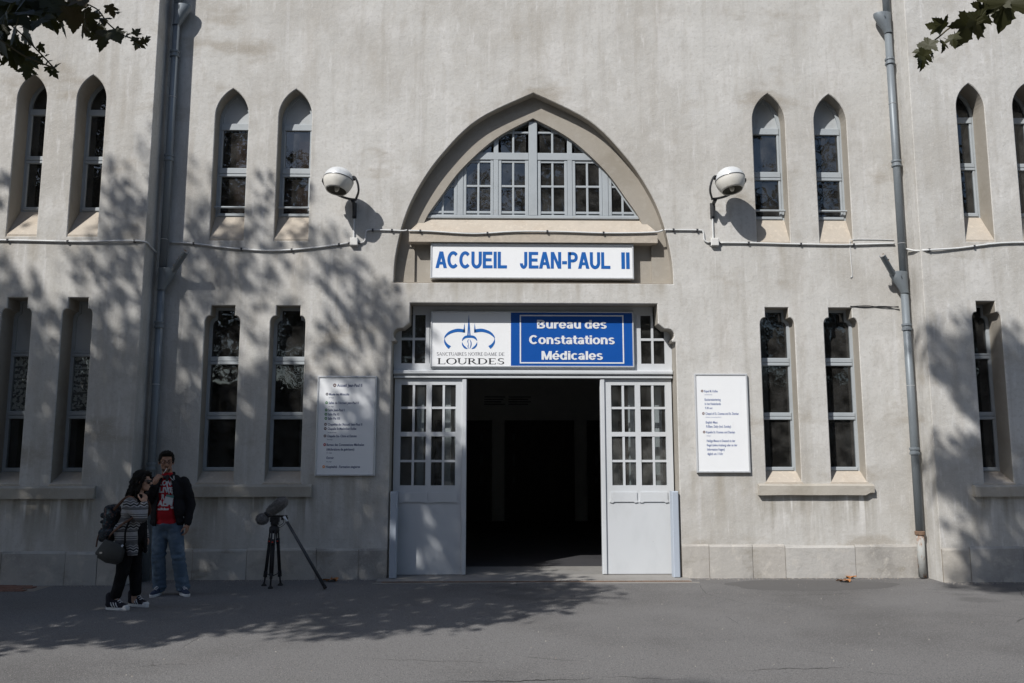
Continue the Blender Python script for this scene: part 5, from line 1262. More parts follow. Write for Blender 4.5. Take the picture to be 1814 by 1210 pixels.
def knit_mat():
    m = mat('zigzag_knit', (.2, .2, .2), .95, [(60, (.2, .2, .2), .4, .7, 2, U, .5)], [(160, .5, .004)], coord='obj')
    N = m.node_tree.nodes; L = m.node_tree.links; b = N['Principled BSDF']
    tc = N.new('ShaderNodeTexCoord'); sp = N.new('ShaderNodeSeparateXYZ'); L.new(tc.outputs['Object'], sp.inputs[0])
    def mth(op, a, v=None):
        n = N.new('ShaderNodeMath'); n.operation = op
        L.new(a, n.inputs[0]) if not isinstance(a, float) else None
        if v is not None:
            if isinstance(v, (int, float)): n.inputs[1].default_value = v
            else: L.new(v, n.inputs[1])
        return n.outputs[0]
    sx = mth('ADD', sp.outputs['X'], mth('MULTIPLY', sp.outputs['Y'], .9))
    zig = mth('MULTIPLY', mth('PINGPONG', mth('MULTIPLY', sx, 24.0), 1.0), .018)
    z1 = mth('ADD', sp.outputs['Z'], 0.0)
    def steps(src, per, stops):
        r = N.new('ShaderNodeValToRGB'); r.color_ramp.interpolation = 'CONSTANT'
        L.new(mth('FRACT', mth('MULTIPLY', src, 1.0 / per)), r.inputs[0])
        e = r.color_ramp.elements
        while len(e) < len(stops): e.new(.5)
        for el, (p, c) in zip(e, stops): el.position = p; el.color = (c, c, c * 1.03, 1)
        return r
    flat = steps(z1, .24, [(0, .10), (.10, .32), (.14, .10), (.19, .32), (.23, .10), (.27, .30), (.46, .055), (.50, .13)])
    zz = steps(mth('ADD', sp.outputs['Z'], zig), .24, [(0, .09), (.62, .35), (.67, .035), (.75, .35), (.79, .10), (.86, .30), (.90, .11)])
    sel = steps(z1, .24, [(0, 0), (.57, 1)])
    mx = N.new('ShaderNodeMix'); mx.data_type = 'RGBA'; L.new(sel.outputs[0], mx.inputs[0]); L.new(flat.outputs[0], mx.inputs[6]); L.new(zz.outputs[0], mx.inputs[7])
    nz = N.new('ShaderNodeTexNoise'); nz.inputs['Scale'].default_value = 130; L.new(tc.outputs['Object'], nz.inputs['Vector'])
    mr = N.new('ShaderNodeMapRange'); mr.inputs['To Min'].default_value = .55; mr.inputs['To Max'].default_value = 1.4; L.new(nz.outputs['Fac'], mr.inputs['Value'])
    mu = N.new('ShaderNodeMix'); mu.data_type = 'RGBA'; mu.blend_type = 'MULTIPLY'; mu.inputs[0].default_value = 1; L.new(mx.outputs[2], mu.inputs[6]); L.new(mr.outputs[0], mu.inputs[7])
    L.new(mu.outputs[2], b.inputs['Base Color']); return m
M['knit'] = knit_mat()

def head_prims():
    p = [E((0, .012, .028), (.073, .092, .086)), E((0, -.028, -.028), (.059, .062, .084)), E((0, -.042, -.082), (.042, .044, .032)), E((0, -.072, -.097), (.019, .017, .016)),
         K((-.028, -.083, .018), (.028, -.083, .018), .011), K((0, -.086, .008), (0, -.107, -.028), .0085, .013), K((-.017, -.086, -.062), (.017, -.086, -.062), .0075), K((-.014, -.085, -.072), (.014, -.085, -.072), .0075)]
    for s_ in (-1, 1): p += [E((s_ * .036, -.055, -.026), (.025, .026, .028)), E((s_ * .010, -.098, -.034), (.009, .010, .007)), E((s_ * .074, .012, -.008), (.010, .020, .030))]
    return p
def hand_prims(side, curl=.35, spread=1.0):
    """hand along +z from the wrist, palm towards -y; side = +1 puts the thumb at +x"""
    p = [E((0, 0, .045), (.039, .014, .050)), K((0, 0, -.03), (0, 0, .03), .024, .028), K((-.028, 0, .03), (-.027, 0, .08), .013), K((.028, 0, .03), (.026, 0, .082), .013)]
    for i, (x, L_) in enumerate(((.029, .068), (.010, .077), (-.010, .071), (-.029, .054))):
        a = 0.0; q_ = Vector((x * side, 0, .083)); fx = x * .9 * spread * side
        for k, fr in enumerate((.45, .32, .23)):
            a += curl * (1, 1.25, .9)[k]; n_ = q_ + Vector((fx * .25 * fr, -math.sin(a) * L_ * fr, math.cos(a) * L_ * fr)); p.append(K(q_, n_, .0092 - .0008 * k, .0086 - .0010 * k)); q_ = n_
    t0 = Vector((side * .034, -.004, .022)); t1 = t0 + Vector((side * .026, -.018, .024)); t2 = t1 + Vector((side * .010, -.016, .026)); t3 = t2 + Vector((0, -.008, .022))
    return p + [K(t0, t1, .014, .011), K(t1, t2, .0105, .0095), K(t2, t3, .0095, .008)]
def frame_to(a, b, palm):
    """matrix at a with z towards b and -y towards palm"""
    z = (Vector(b) - Vector(a)).normalized(); y = -Vector(palm); y = (y - z * y.dot(z)).normalized(); x = y.cross(z)
    m_ = Matrix((x, y, z)).transposed().to_4x4(); m_.translation = Vector(a); return m_

def shoe(root, pos, yaw, L_, high, upper, stripes):
    """shoe with its heel at +y and toe at -y before turning"""
    m4 = Matrix.Translation(Vector(pos)) @ Matrix.Rotation(yaw, 4, 'Z'); k = L_ / .27
    so_ = []
    for i in range(28):
        a = 2 * math.pi * i / 28; y = -.035 * k + (L_ / 2) * math.sin(a); w_ = (.036 + .010 * math.sin(a * 1 + math.pi) ) * k
        so_.append((w_ * math.cos(a) * (1.0 + .12 * (math.sin(a) < -.2)), y))
    up = fuse('shoe', xf([K((0, .065 * k, .055 * k), (0, -.06 * k, .050 * k), .036 * k, .034 * k), K((0, -.06 * k, .046 * k), (0, -.125 * k, .036 * k), .034 * k, .030 * k), K((0, .055 * k, .06 * k), (0, .062 * k, (.135 if high else .085) * k), .040 * k, .040 * k),
                          K((0, -.03 * k, .075 * k), (0, .04 * k, (.12 if high else .09) * k), .026 * k, .034 * k)], m4), .006, upper, root, 3)
    s_ = MB().rings([[m4 @ Vector((x * f, y * (1 + .02 * (f - 1)), z)) for x, y in so_] for f, z in ((.96, .0), (1.0, .006), (1.0, .026), (.95, .030))]); part('sole', s_, 'white_rubber', up)
    tc = MB()
    for i in range(6):
        y = (-.075 + .021 * i) * k; z = (.077 + .0085 * i + (.012 * i if high else .003 * i) * .6) * k + .006
        tc.tube([m4 @ Vector((-.022 * k, y, z - .008)), m4 @ Vector((0, y - .004, z + .003)), m4 @ Vector((.022 * k, y + .01 * k, z - .008))], .0042, 6); tc.tube([m4 @ Vector((.022 * k, y, z - .008)), m4 @ Vector((0, y - .004, z + .004)), m4 @ Vector((-.022 * k, y + .01 * k, z - .008))], .0042, 6)
    part('laces', tc, 'lace', up)
    if stripes:
        fuse('toe_cap', xf([E((0, -.128 * k, .034 * k), (.034 * k, .040 * k, .026 * k))], m4), .005, 'white_rubber', up, 2)
        st = MB()
        for sd in (-1, 1):
            for i in range(3):
                y0 = (-.045 + .028 * i) * k; pts = [(sd * .0365 * k, y0 - .016 * k, .030 * k), (sd * .0385 * k, y0, .055 * k), (sd * .032 * k, y0 + .014 * k, .078 * k)]
                st.tube([m4 @ Vector(p) for p in pts], .0058, 6)
        part('side_stripes', st, 'white_rubber', up)
        fuse('tongue', xf([K((0, -.01 * k, .10 * k), (0, .012 * k, .155 * k), .022 * k, .020 * k)], m4), .005, 'lace', up, 2)
    return up

# ------------------------------------------------------------------ the man
man = thing('person', (-3.832, -1.17, 0), 'person in black jacket, red printed t-shirt and jeans, smoking beside the drainpipe', 'person')
HM = Matrix.Translation((-.142, -.03, 1.573)) @ Matrix.Rotation(R(24), 4, 'Z') @ Matrix.Rotation(R(4), 4, 'X') @ Matrix.Scale(1.07, 4)
sL, eL, wL = Vector((-.29, .0, 1.325)), Vector((-.345, -.06, 1.06)), Vector((-.205, -.20, 1.315))       # bent arm, at the picture's left
sR, eR, wR = Vector((.07, .01, 1.325)), Vector((.152, .04, 1.06)), Vector((.148, -.02, .835))
hL = frame_to(wL, wL + Vector((.35, -.02, .75)), (.55, .75, .25)); hR = frame_to(wR, wR + Vector((-.04, -.05, -1)), (-.95, -.1, 0))
body = xf(head_prims(), HM, 1.07) + [K((-.125, .005, 1.36), (-.14, -.012, 1.50), .060, .056), K((-.24, 0, 1.33), (.02, 0, 1.33), .055), E((-.11, 0, 1.16), (.135, .085, .2)), E((-.10, 0, .95), (.13, .09, .16)),
        K(sL, eL, .045, .036), K(eL, wL, .036, .025), K(sR, eR, .045, .036), K(eR, wR, .036, .025), K((-.17, 0, .84), (-.175, -.03, .46), .065, .045), K((-.175, -.03, .46), (-.155, .02, .06), .043, .032), K((-.02, 0, .84), (.063, -.03, .46), .065, .045), K((.063, -.03, .46), (.125, .02, .06), .043, .032)]
body += xf(hand_prims(1, .62), hL) + xf(hand_prims(-1, .38), hR)
fuse('body', body, .0055, 'skin', man, 2)
fuse('hair', xf([E((0, .022, .046), (.084, .099, .080)), E((0, -.038, .090), (.066, .052, .030)), E((.070, .0, .02), (.014, .03, .04)), E((-.070, .0, .02), (.014, .03, .04))], HM, 1.07), .006, 'hair', man, 2, lambda p: .006 * nz3(p, 60),
     lambda c, n_: (lambda q_: q_.y < -.052 and q_.z < .062)(HM.inverted() @ c))
fuse('stubble', xf([E((0, -.040, -.086), (.048, .047, .030)), K((-.02, -.088, -.053), (.02, -.088, -.053), .006)], HM, 1.07), .005, mat('dark_stubble', (.10, .06, .045), .8, [(80, (.05, .032, .026), .45, .6, 3, U, .8)], coord='obj'), man, 1, None, lambda c, n_: (lambda q_: abs(q_.x) < .024 and -.08 < q_.z < -.056 and q_.y < -.07)(HM.inverted() @ c))
gl = MB()
for s_ in (-1, 1):
    ring_ = [HM @ Vector((s_ * .032 + .024 * math.cos(a), -.100 - .004 * math.sin(a), -.002 + .016 * math.sin(a))) for a in [2 * math.pi * i / 20 for i in range(21)]]
    gl.tube(ring_, .0024, 6); gl.tube([HM @ Vector((s_ * .056, -.098, .006)), HM @ Vector((s_ * .073, -.05, .006)), HM @ Vector((s_ * .078, .02, .002))], .0024, 6)
gl.tube([HM @ Vector((-.010, -.104, .002)), HM @ Vector((.010, -.104, .002))], .0022, 6)
go = part('eyeglasses', gl, 'black', man)
for s_ in (-1, 1):
    ey = part('eye', MB().lathe([(.001, .011), (.005, .0095), (.008, .005), (.009, -.004)], 14, HM @ Matrix.Translation((s_ * .032, -.077, -.002)) @ Matrix.Rotation(R(90), 4, 'X')), 'skin_pale', man)
    part('iris', MB().lathe([(.001, .0122), (.006, .0105)], 12, HM @ Matrix.Translation((s_ * .032 + .002, -.077, -.002)) @ Matrix.Rotation(R(90), 4, 'X'), True), 'black', ey)
    part('eyebrow', MB().tube([HM @ Vector((s_ * .014, -.0945, .022)), HM @ Vector((s_ * .034, -.094, .028)), HM @ Vector((s_ * .052, -.082, .024))], [.004, .0045, .002], 6), 'hair', man)
shirt = fuse('t_shirt', [E((-.112, -.005, 1.20), (.168, .112, .19)), E((-.105, -.022, 1.0), (.168, .128, .20)), E((-.10, -.012, .86), (.165, .118, .09)), K((-.26, 0, 1.315), (.045, 0, 1.315), .058), K((-.12, .0, 1.33), (-.13, -.005, 1.41), .075, .068)],
             .008, 'red', man, 5, lambda p: .004 * nz3(p, 14), lambda c, n_: c.z < .785 or (c.z > 1.40 and n_.z > .5))
def fold(p, amt=.010):
    return amt * (nz3(p, 11, 3) * .7 + nz3(p, 26, 9) * .35)
LFT = ((1.42, -.168), (1.25, -.172), (1.0, -.185), (.80, -.20)); RGT = ((1.42, -.075), (1.30, -.03), (1.15, .0), (1.0, .015), (.80, .055))
def itp(tab, z): return float(np.interp(-z, [-a for a, b in tab], [b for a, b in tab]))
jk = [E((-.112, .0, 1.20), (.200, .140, .20)), E((-.105, -.01, 1.0), (.208, .158, .22)), E((-.10, 0, .86), (.205, .150, .10)), K((-.28, .005, 1.312), (.06, .005, 1.312), .068), K((-.20, .0, 1.352), (-.045, .0, 1.352), .070),
      K(sL, eL, .070, .060), K(eL, wL.lerp(eL, .10), .059, .044), K(sR, eR, .070, .059), K(eR, wR.lerp(eR, .04), .058, .045)]
jacket = fuse('jacket', jk, .009, 'jacket', man, 3, lambda p: fold(p, .012),
     lambda c, n_: c.z < .805 and n_.z < -.2 and c.x < .09 or (c.y < -.02 and itp(LFT, c.z) < c.x < itp(RGT, c.z) and c.z < 1.46 and abs(n_.y) > .1) or (c.z > 1.40 and n_.z > .55 and (Vector((c.x + .13, c.y)).length < .075)), .006)
cl = MB(); 
for pts in ([(-.205, -.075, 1.375), (-.215, -.105, 1.335), (-.225, -.115, 1.295)], [(-.075, -.07, 1.395), (-.045, -.092, 1.370), (-.018, -.10, 1.352)]): cl.tube(spline(pts, 4), .0038, 6)
part('collar_piping', cl, 'white_cloth', man)
fuse('collar', [K((-.195, -.06, 1.375), (-.185, .05, 1.43), .022), K((-.185, .05, 1.43), (-.075, .05, 1.43), .022), K((-.075, .05, 1.43), (-.06, -.06, 1.385), .022)], .007, 'jacket', man, 2)
fuse('headphones', [K((-.175, -.055, 1.40), (-.135, -.085, 1.385), .018), K((-.135, -.085, 1.385), (-.095, -.075, 1.40), .020), K((-.095, -.08, 1.40), (-.10, -.09, 1.355), .016)], .006, 'black', man, 2)
hipL, hipR = Vector((-.175, .0, .80)), Vector((-.015, .0, .80))
jeans = fuse('jeans', [E((-.095, .0, .83), (.170, .128, .11)), K(hipL, (-.175, -.03, .44), .100, .080), K((-.175, -.03, .44), (-.157, .015, .085), .079, .078), K(hipR, (.060, -.03, .44), .100, .080), K((.060, -.03, .44), (.118, .015, .085), .079, .078), E((-.095, -.01, .72), (.10, .085, .08))],
     .008, 'denim', man, 3, lambda p: .009 * noise.noise(Vector((p.x * 10, p.y * 10, p.z * 26))) * (1.4 if p.z < .25 or .36 < p.z < .52 else .6), lambda c, n_: (c.z < .05 and n_.z < -.3) or (c.z > .90 and n_.z > .5))
shoe(man, (-.158, -.03, 0), R(-6), .27, False, 'canvas_navy', False); shoe(man, (.135, -.02, 0), R(42), .27, False, 'canvas_navy', False)
# print on the shirt
from mathutils.bvhtree import BVHTree
bs = bmesh.new(); bs.from_mesh(shirt.data); bvh = BVHTree.FromBMesh(bs); bs.free()
def on_shirt(x, z, off): 
    h_ = bvh.ray_cast(Vector((x, -1, z)), Vector((0, 1, 0))); return (h_[0].y if h_[0] else -.13) - off
def mx(px): return (px - 305) / 142.7
def mz(py): return 1.7 - (py - 800) / 142.7
def print_line(tx, x0, x1, zb, h):
    me = text_mesh(tx, .05, 1.0); b = bmesh.new(); b.from_mesh(me); bmesh.ops.triangulate(b, faces=b.faces); bmesh.ops.subdivide_edges(b, edges=b.edges, cuts=2, use_grid_fill=True)
    xs = [v.co.x for v in b.verts]; a, c = min(xs), max(xs)
    for v in b.verts:
        x = x0 + (v.co.x - a) / (c - a) * (x1 - x0); z = zb + (v.co.y + .05) * h / .829; v.co = Vector((x, on_shirt(x, z, .004), z))
    b.to_mesh(me); b.free(); me.materials.clear(); me.materials.append(M['white_cloth'])
    o = bpy.data.objects.new('shirt_print', me); C.objects.link(o); o.parent = shirt
for tx, a, b_, t, h in (('LONG', 278.5, 305, 849, 9.6), ('LIVE', 279, 304, 860.5, 10), ('R', 284.5, 290, 872.5, 9.6), ('I', 301, 303, 872.5, 9.6), ('ALM', 279, 304, 883, 9.8), ('adidas', 280, 299.5, 895, 4.6)):
    print_line(tx, mx(a), mx(b_), mz(t + h), h / 142.7)
tf = MB()
for a in (-35, 0, 35):
    cx, cz = mx(304) + .012 * math.sin(R(a)), mz(896.5) + .012 * math.cos(R(a)) - .004
    tf.add([(cx + .008 * math.cos(t) * math.cos(R(a)) + .014 * math.sin(t) * math.sin(R(a)), on_shirt(cx, cz, .005), cz + .014 * math.sin(t) * math.cos(R(a)) - .008 * math.cos(t) * math.sin(R(a))) for t in [2 * math.pi * i / 14 for i in range(14)]], [tuple(range(14))])
part('shirt_emblem', tf, 'white_cloth', shirt, False)
bd = Matrix.Translation((mx(298), on_shirt(mx(298), mz(884), .016), mz(883))) @ Matrix.Rotation(R(12), 4, 'Y')
bo = part('badge', MB().rings([[bd @ Vector((x, y, z)) for x, z in ((-.050, -.048), (.048, -.048), (.048, .036), (-.050, .036))] for y in (-.002, .002)]), 'card', man, False)
part('badge_band', MB().rings([[bd @ Vector((x, y, z)) for x, z in ((-.044, .036), (.046, .036), (.046, .062), (-.044, .062))] for y in (-.0025, .0025)]), 'card_green', bo, False)
ls = MB(); P = [(mx(301), 1.405), (mx(302), 1.33), (mx(303), 1.25), (mx(301), 1.19)]
ls.tube([(x, on_shirt(x, z, .008) if z < 1.36 else -.075, z) for x, z in spline(P, 4)], .008, 6, True, .3, (0, 1, 0)); P = [(mx(289), 1.385), (mx(292), 1.30), (mx(297), 1.19)]
ls.tube([(x, on_shirt(x, z, .007), z) for x, z in spline(P, 4)], .008, 6, True, .3, (0, 1, 0)); part('lanyard', ls, 'card', man)
mouth = HM @ Vector((.004, -.096, -.067))
cig = thing('cigarette', tuple(Vector((-3.832, -1.17, 0)) + mouth), 'white cigarette between the lips of the person in the red shirt', 'cigarette')
cg = part('paper_tube', MB().tube([(0, 0, 0), (-.028, -.030, -.062)], .0045, 10), 'paper', cig); part('filter', MB().tube([(.004, .006, .010), (0, 0, 0)], .0046, 10), 'leather', cig)

# ------------------------------------------------------------------ the woman (she faces +x)
wo = thing('person', (-4.01, -2.0, 0), 'person with dark curly hair, sunglasses and a grey zigzag cardigan, seen from the side', 'person')
HW = Matrix.Translation((.098, -.005, 1.372)) @ Matrix.Rotation(R(86), 4, 'Z') @ Matrix.Rotation(R(3), 4, 'X') @ Matrix.Scale(.93, 4)
s1_, e1_, w1_ = Vector((.035, -.145, 1.125)), Vector((.185, -.185, .985)), Vector((.178, -.125, 1.135))
s2_, e2_, w2_ = Vector((.035, .145, 1.125)), Vector((.03, .21, .91)), Vector((.085, .19, .735))
h1 = frame_to(w1_, w1_ + Vector((.0, .25, .9)), (-.9, .3, 0)); h2 = frame_to(w2_, w2_ + Vector((.1, -.1, -1)), (-.2, -.9, 0))
body = xf(head_prims(), HW, .93) + [K((.04, 0, 1.14), (.075, 0, 1.30), .050, .046), K((.03, -.11, 1.13), (.03, .11, 1.13), .05), E((.03, 0, 1.0), (.085, .13, .18)), E((.01, 0, .80), (.10, .13, .16)), K(s1_, e1_, .038, .031), K(e1_, w1_, .031, .022), K(s2_, e2_, .038, .031), K(e2_, w2_, .031, .022),
        K((0, -.075, .72), (-.02, -.085, .40), .06, .045), K((-.02, -.085, .40), (-.085, -.095, .06), .043, .032), K((0, .075, .72), (.04, .08, .40), .06, .045), K((.04, .08, .40), (.05, .085, .06), .043, .032)]
body += xf(xf(hand_prims(1, .55), Matrix.Scale(.88, 4), .88), h1) + xf(xf(hand_prims(-1, .5), Matrix.Scale(.88, 4), .88), h2)
fuse('body', body, .0055, 'skin_pale', wo, 2)
hp = [E((0, .025, .045), (.088, .100, .088)), E((0, .075, -.04), (.092, .070, .115)), E((0, .085, -.125), (.100, .070, .070))]
rg = random.Random(8)
for k in range(46):
    a = rg.uniform(R(-15), R(195)); r0 = .082; q_ = Vector((math.cos(a) * r0, .03 + math.sin(a) * r0 * .95, rg.uniform(.0, .06)))
    for j in range(5):
        n_ = q_ + Vector((rg.uniform(-.022, .022), rg.uniform(-.016, .022), -rg.uniform(.028, .044))); hp.append(K(q_, n_, .014, .012)); q_ = n_
    
for s_ in (-1, 1): hp += [K((s_ * .07, -.055, .06), (s_ * .083, -.025, -.03), .020, .018), K((s_ * .083, -.025, -.03), (s_ * .080, -.01, -.12), .020, .016)]
hp += [E((0, -.045, .088), (.064, .050, .030))]
fuse('hair', xf(hp, HW, .93), .006, 'hair', wo, 1, lambda p: .007 * nz3(p, 45) + .004 * nz3(p, 110, 5), lambda c, n_: (lambda q_: q_.y < -.066 and q_.z < .050)(HW.inverted() @ c))
sg = MB()
for s_ in (-1, 1):
    sg.lathe([(.001, .004), (.018, .003), (.027, -.002), (.027, -.004)], 18, HW @ Matrix.Translation((s_ * .034, -.098, -.006)) @ Matrix.Rotation(R(-22) * -s_, 4, 'Z') @ Matrix.Rotation(R(96), 4, 'X'))
sgo = part('sunglasses', sg, 'lens', wo); fr_ = MB()
for s_ in (-1, 1): fr_.tube([HW @ Vector((s_ * .060, -.088, .006)), HW @ Vector((s_ * .075, -.04, .004)), HW @ Vector((s_ * .080, .02, 0))], .003, 6)
fr_.tube([HW @ Vector((-.012, -.103, .0)), HW @ Vector((.012, -.103, .0))], .0025, 6); part('frame', fr_, 'black', sgo)
fuse('trousers', [E((.005, 0, .74), (.125, .155, .12)), K((-.005, -.075, .70), (-.025, -.085, .40), .090, .072), K((-.025, -.085, .40), (-.080, -.095, .16), .070, .058), K((.005, .075, .70), (.035, .08, .40), .090, .072), K((.035, .08, .40), (.055, .09, .16), .070, .058)],
     .008, 'black_cloth', wo, 3, lambda p: fold(p, .008), lambda c, n_: c.z < .12 and n_.z < -.4)
fuse('black_top', [E((.045, 0, 1.02), (.100, .135, .15)), E((.045, 0, .82), (.115, .14, .16)), K((.06, .0, 1.10), (.065, 0, 1.19), .070, .060), K((.13, .03, .95), (.155, .04, .60), .030, .022), K((.135, -.01, .90), (.165, .0, .66), .022, .018)], .008, 'black_cloth', wo, 3, lambda p: fold(p, .006))
cd = [E((.02, 0, 1.03), (.125, .172, .145)), K((.025, -.10, 1.135), (.025, .10, 1.135), .065), E((.005, 0, .86), (.140, .185, .20)), K((.045, -.115, .82), (.085, -.125, .60), .072, .058), K((-.055, -.105, .85), (-.045, -.115, .70), .080, .065), K((.045, .115, .82), (.085, .125, .60), .072, .058), K((-.055, .105, .85), (-.045, .115, .70), .080, .065), K((-.10, -.05, .82), (-.10, .05, .82), .06),
      K(s1_, e1_, .076, .064), K(e1_, w1_.lerp(e1_, .15), .060, .047), K(s2_, e2_, .072, .056), K(e2_, w2_.lerp(e2_, .1), .054, .045)]
fuse('cardigan', cd, .008, 'knit', wo, 4, lambda p: fold(p, .009), lambda c, n_: (c.z < .58 and n_.z < -.3) or (c.x > .03 and abs(c.y) < .075 and n_.x > .1), .006)
part('wristband', MB().tube([w1_.lerp(e1_, .05) + Vector((.032 * math.cos(a), .032 * math.sin(a), -.004)) for a in [2 * math.pi * i / 16 for i in range(17)]], .007, 6), 'band', wo)
shoe(wo, (-.085, -.10, 0), R(78), .285, True, 'canvas_black', True); shoe(wo, (.060, .10, 0), R(68), .285, True, 'canvas_black', True)
# backpack on her back, bag at her hip: carried things of their own
WB = Vector((-4.01, -2.0, 0))
bp = thing('backpack', tuple(WB + Vector((-.2, 0, .72))), 'dark printed backpack with leather straps carried by the person in the cardigan', 'backpack')
inv = Vector((-.2, 0, .72))
def loc_(prims): return xf(prims, Matrix.Translation(-inv))
fuse('pack', loc_([E((-.215, 0, .90), (.075, .145, .20)), K((-.21, -.08, .80), (-.21, .08, .80), .085), K((-.205, -.07, 1.0), (-.205, .07, 1.0), .075)]), .008, 'pattern_pack', bp, 4, lambda p: .006 * nz3(p, 14))
fuse('flap', loc_([K((-.215, -.085, 1.06), (-.215, .085, 1.06), .055), K((-.275, -.07, 1.0), (-.275, .07, 1.0), .035), K((-.295, -.06, .93), (-.295, .06, .93), .022)]), .007, 'pattern_pack', bp, 3, lambda p: .005 * nz3(p, 18))
fuse('pocket', loc_([K((-.285, -.055, .81), (-.285, .055, .81), .045), K((-.285, -.055, .75), (-.285, .055, .75), .04)]), .007, 'pattern_pack', bp, 3)
stp = MB()
for s_ in (-1, 1): stp.tube([Vector(p) - inv for p in spline([(-.15, s_ * .12, 1.06), (-.085, s_ * .13, 1.13), (-.01, s_ * .135, 1.195), (.06, s_ * .14, 1.185), (.112, s_ * .16, 1.11), (.105, s_ * .20, 1.0), (.0, s_ * .218, .92), (-.12, s_ * .19, .82), (-.18, s_ * .13, .76)], 4)], .017, 8, True, .35, (0, 1, 0))
part('shoulder_strap', stp, 'leather', bp)
part('strap_end', MB().tube([Vector(p) - inv for p in spline([(-.30, -.05, .86), (-.33, -.06, .75), (-.34, -.06, .66)], 4)], .010, 6, True, .4, (0, 1, 0)), 'leather', bp)
sb = thing('shoulder_bag', tuple(WB + Vector((-.12, -.2, .52))), 'dark grey flap bag hanging at the hip of the person in the cardigan', 'bag')
inv = Vector((-.12, -.2, .52)); bm4 = Matrix.Rotation(R(16), 4, 'Y')
o_ = lambda x, y, z: bm4 @ Vector((x, y, z))
def slab(name, poly_, y0, y1, m_):
    mb = MB(); n = len(poly_); cx = sum(p[0] for p in poly_) / n; cz = sum(p[1] for p in poly_) / n; sc_ = lambda f: [(cx + (x - cx) * f, cz + (z - cz) * f) for x, z in poly_]
    rs = [(sc_(.90), y0), (sc_(.97), y0 + .006), (sc_(1.0), y0 + .016), (sc_(1.0), y1 - .016), (sc_(.97), y1 - .006), (sc_(.90), y1)]
    mb.rings([[o_(x, y, z) for x, z in p] for p, y in rs]); return smooth_by_angle(part(name, mb, m_, sb), 50)
slab('bag_body', [(-.135, .06), (-.125, .015), (-.02, -.012), (.09, .0), (.115, .03), (.11, .15), (.05, .20), (-.09, .205)], -.065, .045, 'bag_grey')
slab('flap', [(-.150, .070), (-.145, .05), (-.02, .022), (.125, .045), (.128, .10), (.118, .185), (.06, .222), (-.10, .225)], -.090, -.062, 'bag_grey')
pl_ = MB(); c = o_(-.085, -.094, .085); pl_.box(c.x - .013, c.x + .013, c.y - .004, c.y + .004, c.z - .008, c.z + .008); part('metal_plate', pl_, 'steel', sb, False)
part('strap', MB().tube(spline([o_(.10, -.02, .23), (.155, -.02, .32), (.185, -.015, .42), (.205, .02, .52), (.16, .10, .63), (.10, .22, .665), (.02, .30, .60), (-.06, .36, .40), o_(-.12, .0, .22)], 5), .011, 8, True, .4, (0, 1, 0)), 'black_cloth', sb)
part('strap_tail', MB().tube([o_(.10, -.06, .22), (.115, -.075, .13), (.118, -.075, .06)], [.010, .013, .015], 8, True, .4, (0, 1, 0)), 'lace', sb)

# ------------------------------------------------------------------ tripod, microphone, boom pole
T0 = Vector((-2.80, -.59, 0))
tp = thing('tripod', tuple(T0), 'black closed camera tripod standing under the left window ledge', 'tripod')
top = Vector((0, 0, .70))
for (fx, fy) in ((-.118, .055), (.018, -.15), (.078, .10)):
    foot = Vector((fx, fy, .0)); up_ = Vector((fx * .38, fy * .38, .70)); d = up_ - foot
    lg_ = MB(); sx = d.cross(Vector((fx, fy, 0))).normalized() if (fx or fy) else Vector((1, 0, 0))
    for s_ in (-1, 1): lg_.tube([up_ + sx * .020 * s_, foot.lerp(up_, .22) + sx * .018 * s_], .0095, 8)
    lg_.tube([up_.lerp(foot, .18), foot.lerp(up_, .06)], .0105, 8)
    l_ = part('leg', lg_, 'black', tp)
    for t, h_ in ((.80, .035), (.21, .035)):
        c = foot.lerp(up_, t); part('leg_clamp', MB().tube([c - d.normalized() * h_, c + d.normalized() * h_], .030, 8, True, .6, sx), 'black', l_)
    c = foot.lerp(up_, .80); part('lock_mark', MB().box(c.x - .009, c.x + .009, c.y - .034, c.y - .026, c.z - .006, c.z + .008), 'red_mark', l_, False)
    part('rubber_foot', MB().lathe([(.001, .0), (.034, .002), (.034, .012), (.014, .03), (.011, .05)], 14, Matrix.Translation(foot), False), 'rubber', l_)
part('crown_plate', MB().lathe([(.001, .66), (.060, .665), (.066, .70), (.060, .74), (.045, .75), (.040, .765), (.001, .765)], 20), 'black', tp)
part('spreader', MB().tube([(-.10, .04, .16), (0, 0, .13), (.015, -.12, .15)], .006, 6).tube([(0, 0, .13), (.065, .085, .16)], .006, 6), 'black', tp)
hd_ = MB(); hd_.lathe([(.001, .765), (.048, .768), (.05, .79), (.042, .80), (.045, .835), (.001, .84)], 20); hd_.box(-.05, .055, -.04, .04, .80, .86); hd_.box(-.10, .155, -.032, .032, .862, .885); hd_.box(.09, .165, -.03, .03, .83, .862)
part('pan_head', hd_, 'black', tp, False)
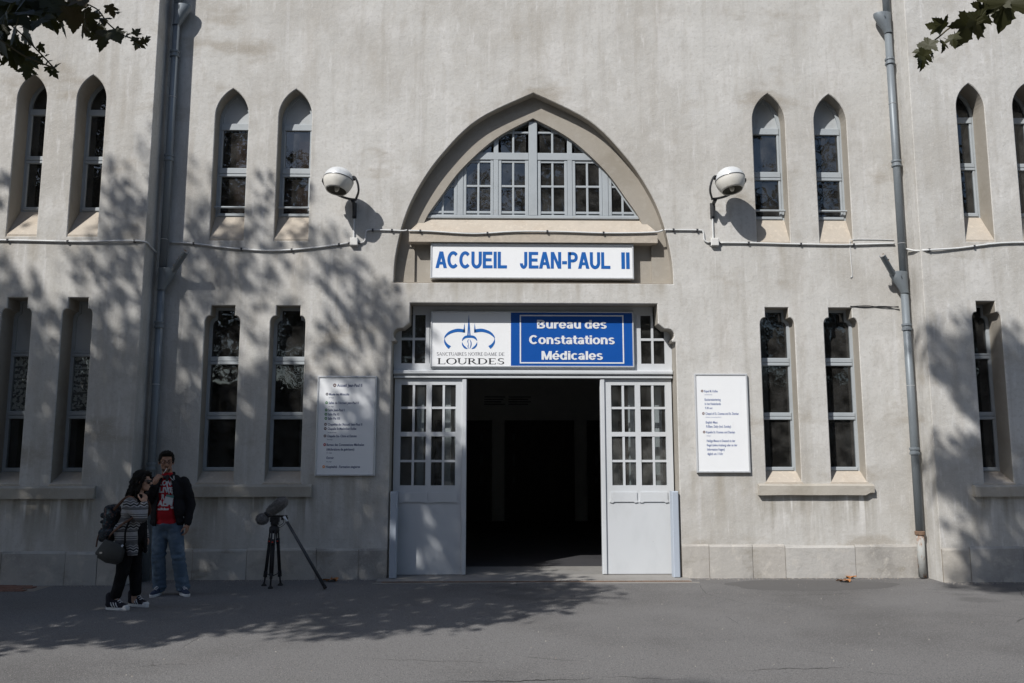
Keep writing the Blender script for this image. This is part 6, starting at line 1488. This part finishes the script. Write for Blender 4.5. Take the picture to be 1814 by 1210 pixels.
part('cable', MB().tube(spline([(.10, -.03, .86), (.13, -.06, .80), (.08, -.07, .765), (.06, -.05, .80)], 5), .004, 6).tube(spline([(.14, -.03, .85), (.15, -.06, .79), (.09, -.08, .74), (.05, -.05, .76)], 5), .004, 6), 'black', tp)
mc = thing('microphone', tuple(T0 + Vector((0, 0, .886))), 'furry grey microphone windshield resting on the black tripod', 'microphone')
def furry(name, prims, n, seed, ln):
    o = fuse(name, prims, .010, 'fur', mc, 3, lambda p: .004 * nz3(p, 40)); rg = random.Random(seed); hm = MB(); me = o.data; fs_ = list(me.polygons)
    for k in range(n):
        f = fs_[rg.randrange(len(fs_))]; p = Vector(f.center); d = (Vector(f.normal) + Vector((rg.uniform(-.7, .7), rg.uniform(-.7, .7), rg.uniform(-.9, .4)))).normalized() * rg.uniform(.6, 1.2) * ln; t = d.orthogonal().normalized() * .0016
        hm.add([p - t, p + t, p + d], [(0, 1, 2)])
    h_ = part('fur_hairs', hm, 'fur', o, False, False); tag(h_, kind='stuff')
    return o
furry('windshield', [K((-.045, .0, .055), (.085, -.01, .155), .062, .068), K((-.02, 0, .06), (.10, -.01, .17), .05, .058)], 5200, 1, .020)
furry('windshield', [E((-.155, -.01, -.045), (.078, .068, .066))], 2600, 2, .020)
part('grip_ring', MB().tube([(-.125, -.0, .010), (-.085, -.0, .020)], .034, 16), 'black', mc); part('blue_ring', MB().tube([(-.088, -.0, .014), (-.062, -.0, .018)], .031, 16), 'blue_ring', mc)
p1 = Vector((-2.075, -.85, .018)); p0 = Vector((-2.655, -.66, .86))
bmp = thing('boom_pole', (-2.075, -.85, 0), 'long dark pole leaning from the tripod head down to the asphalt', 'pole')
q_ = lambda t: p0.lerp(p1, t) - Vector((-2.075, -.85, 0))
part('pole', MB().tube([q_(.06), q_(.99)], [.0185, .021], 12), 'dark_metal', bmp); part('end_cap', MB().tube([q_(.965), q_(1.0)], .0225, 12), 'rubber', bmp); part('connector', MB().tube([q_(-.02), q_(.065)], .017, 12), 'alu', bmp)
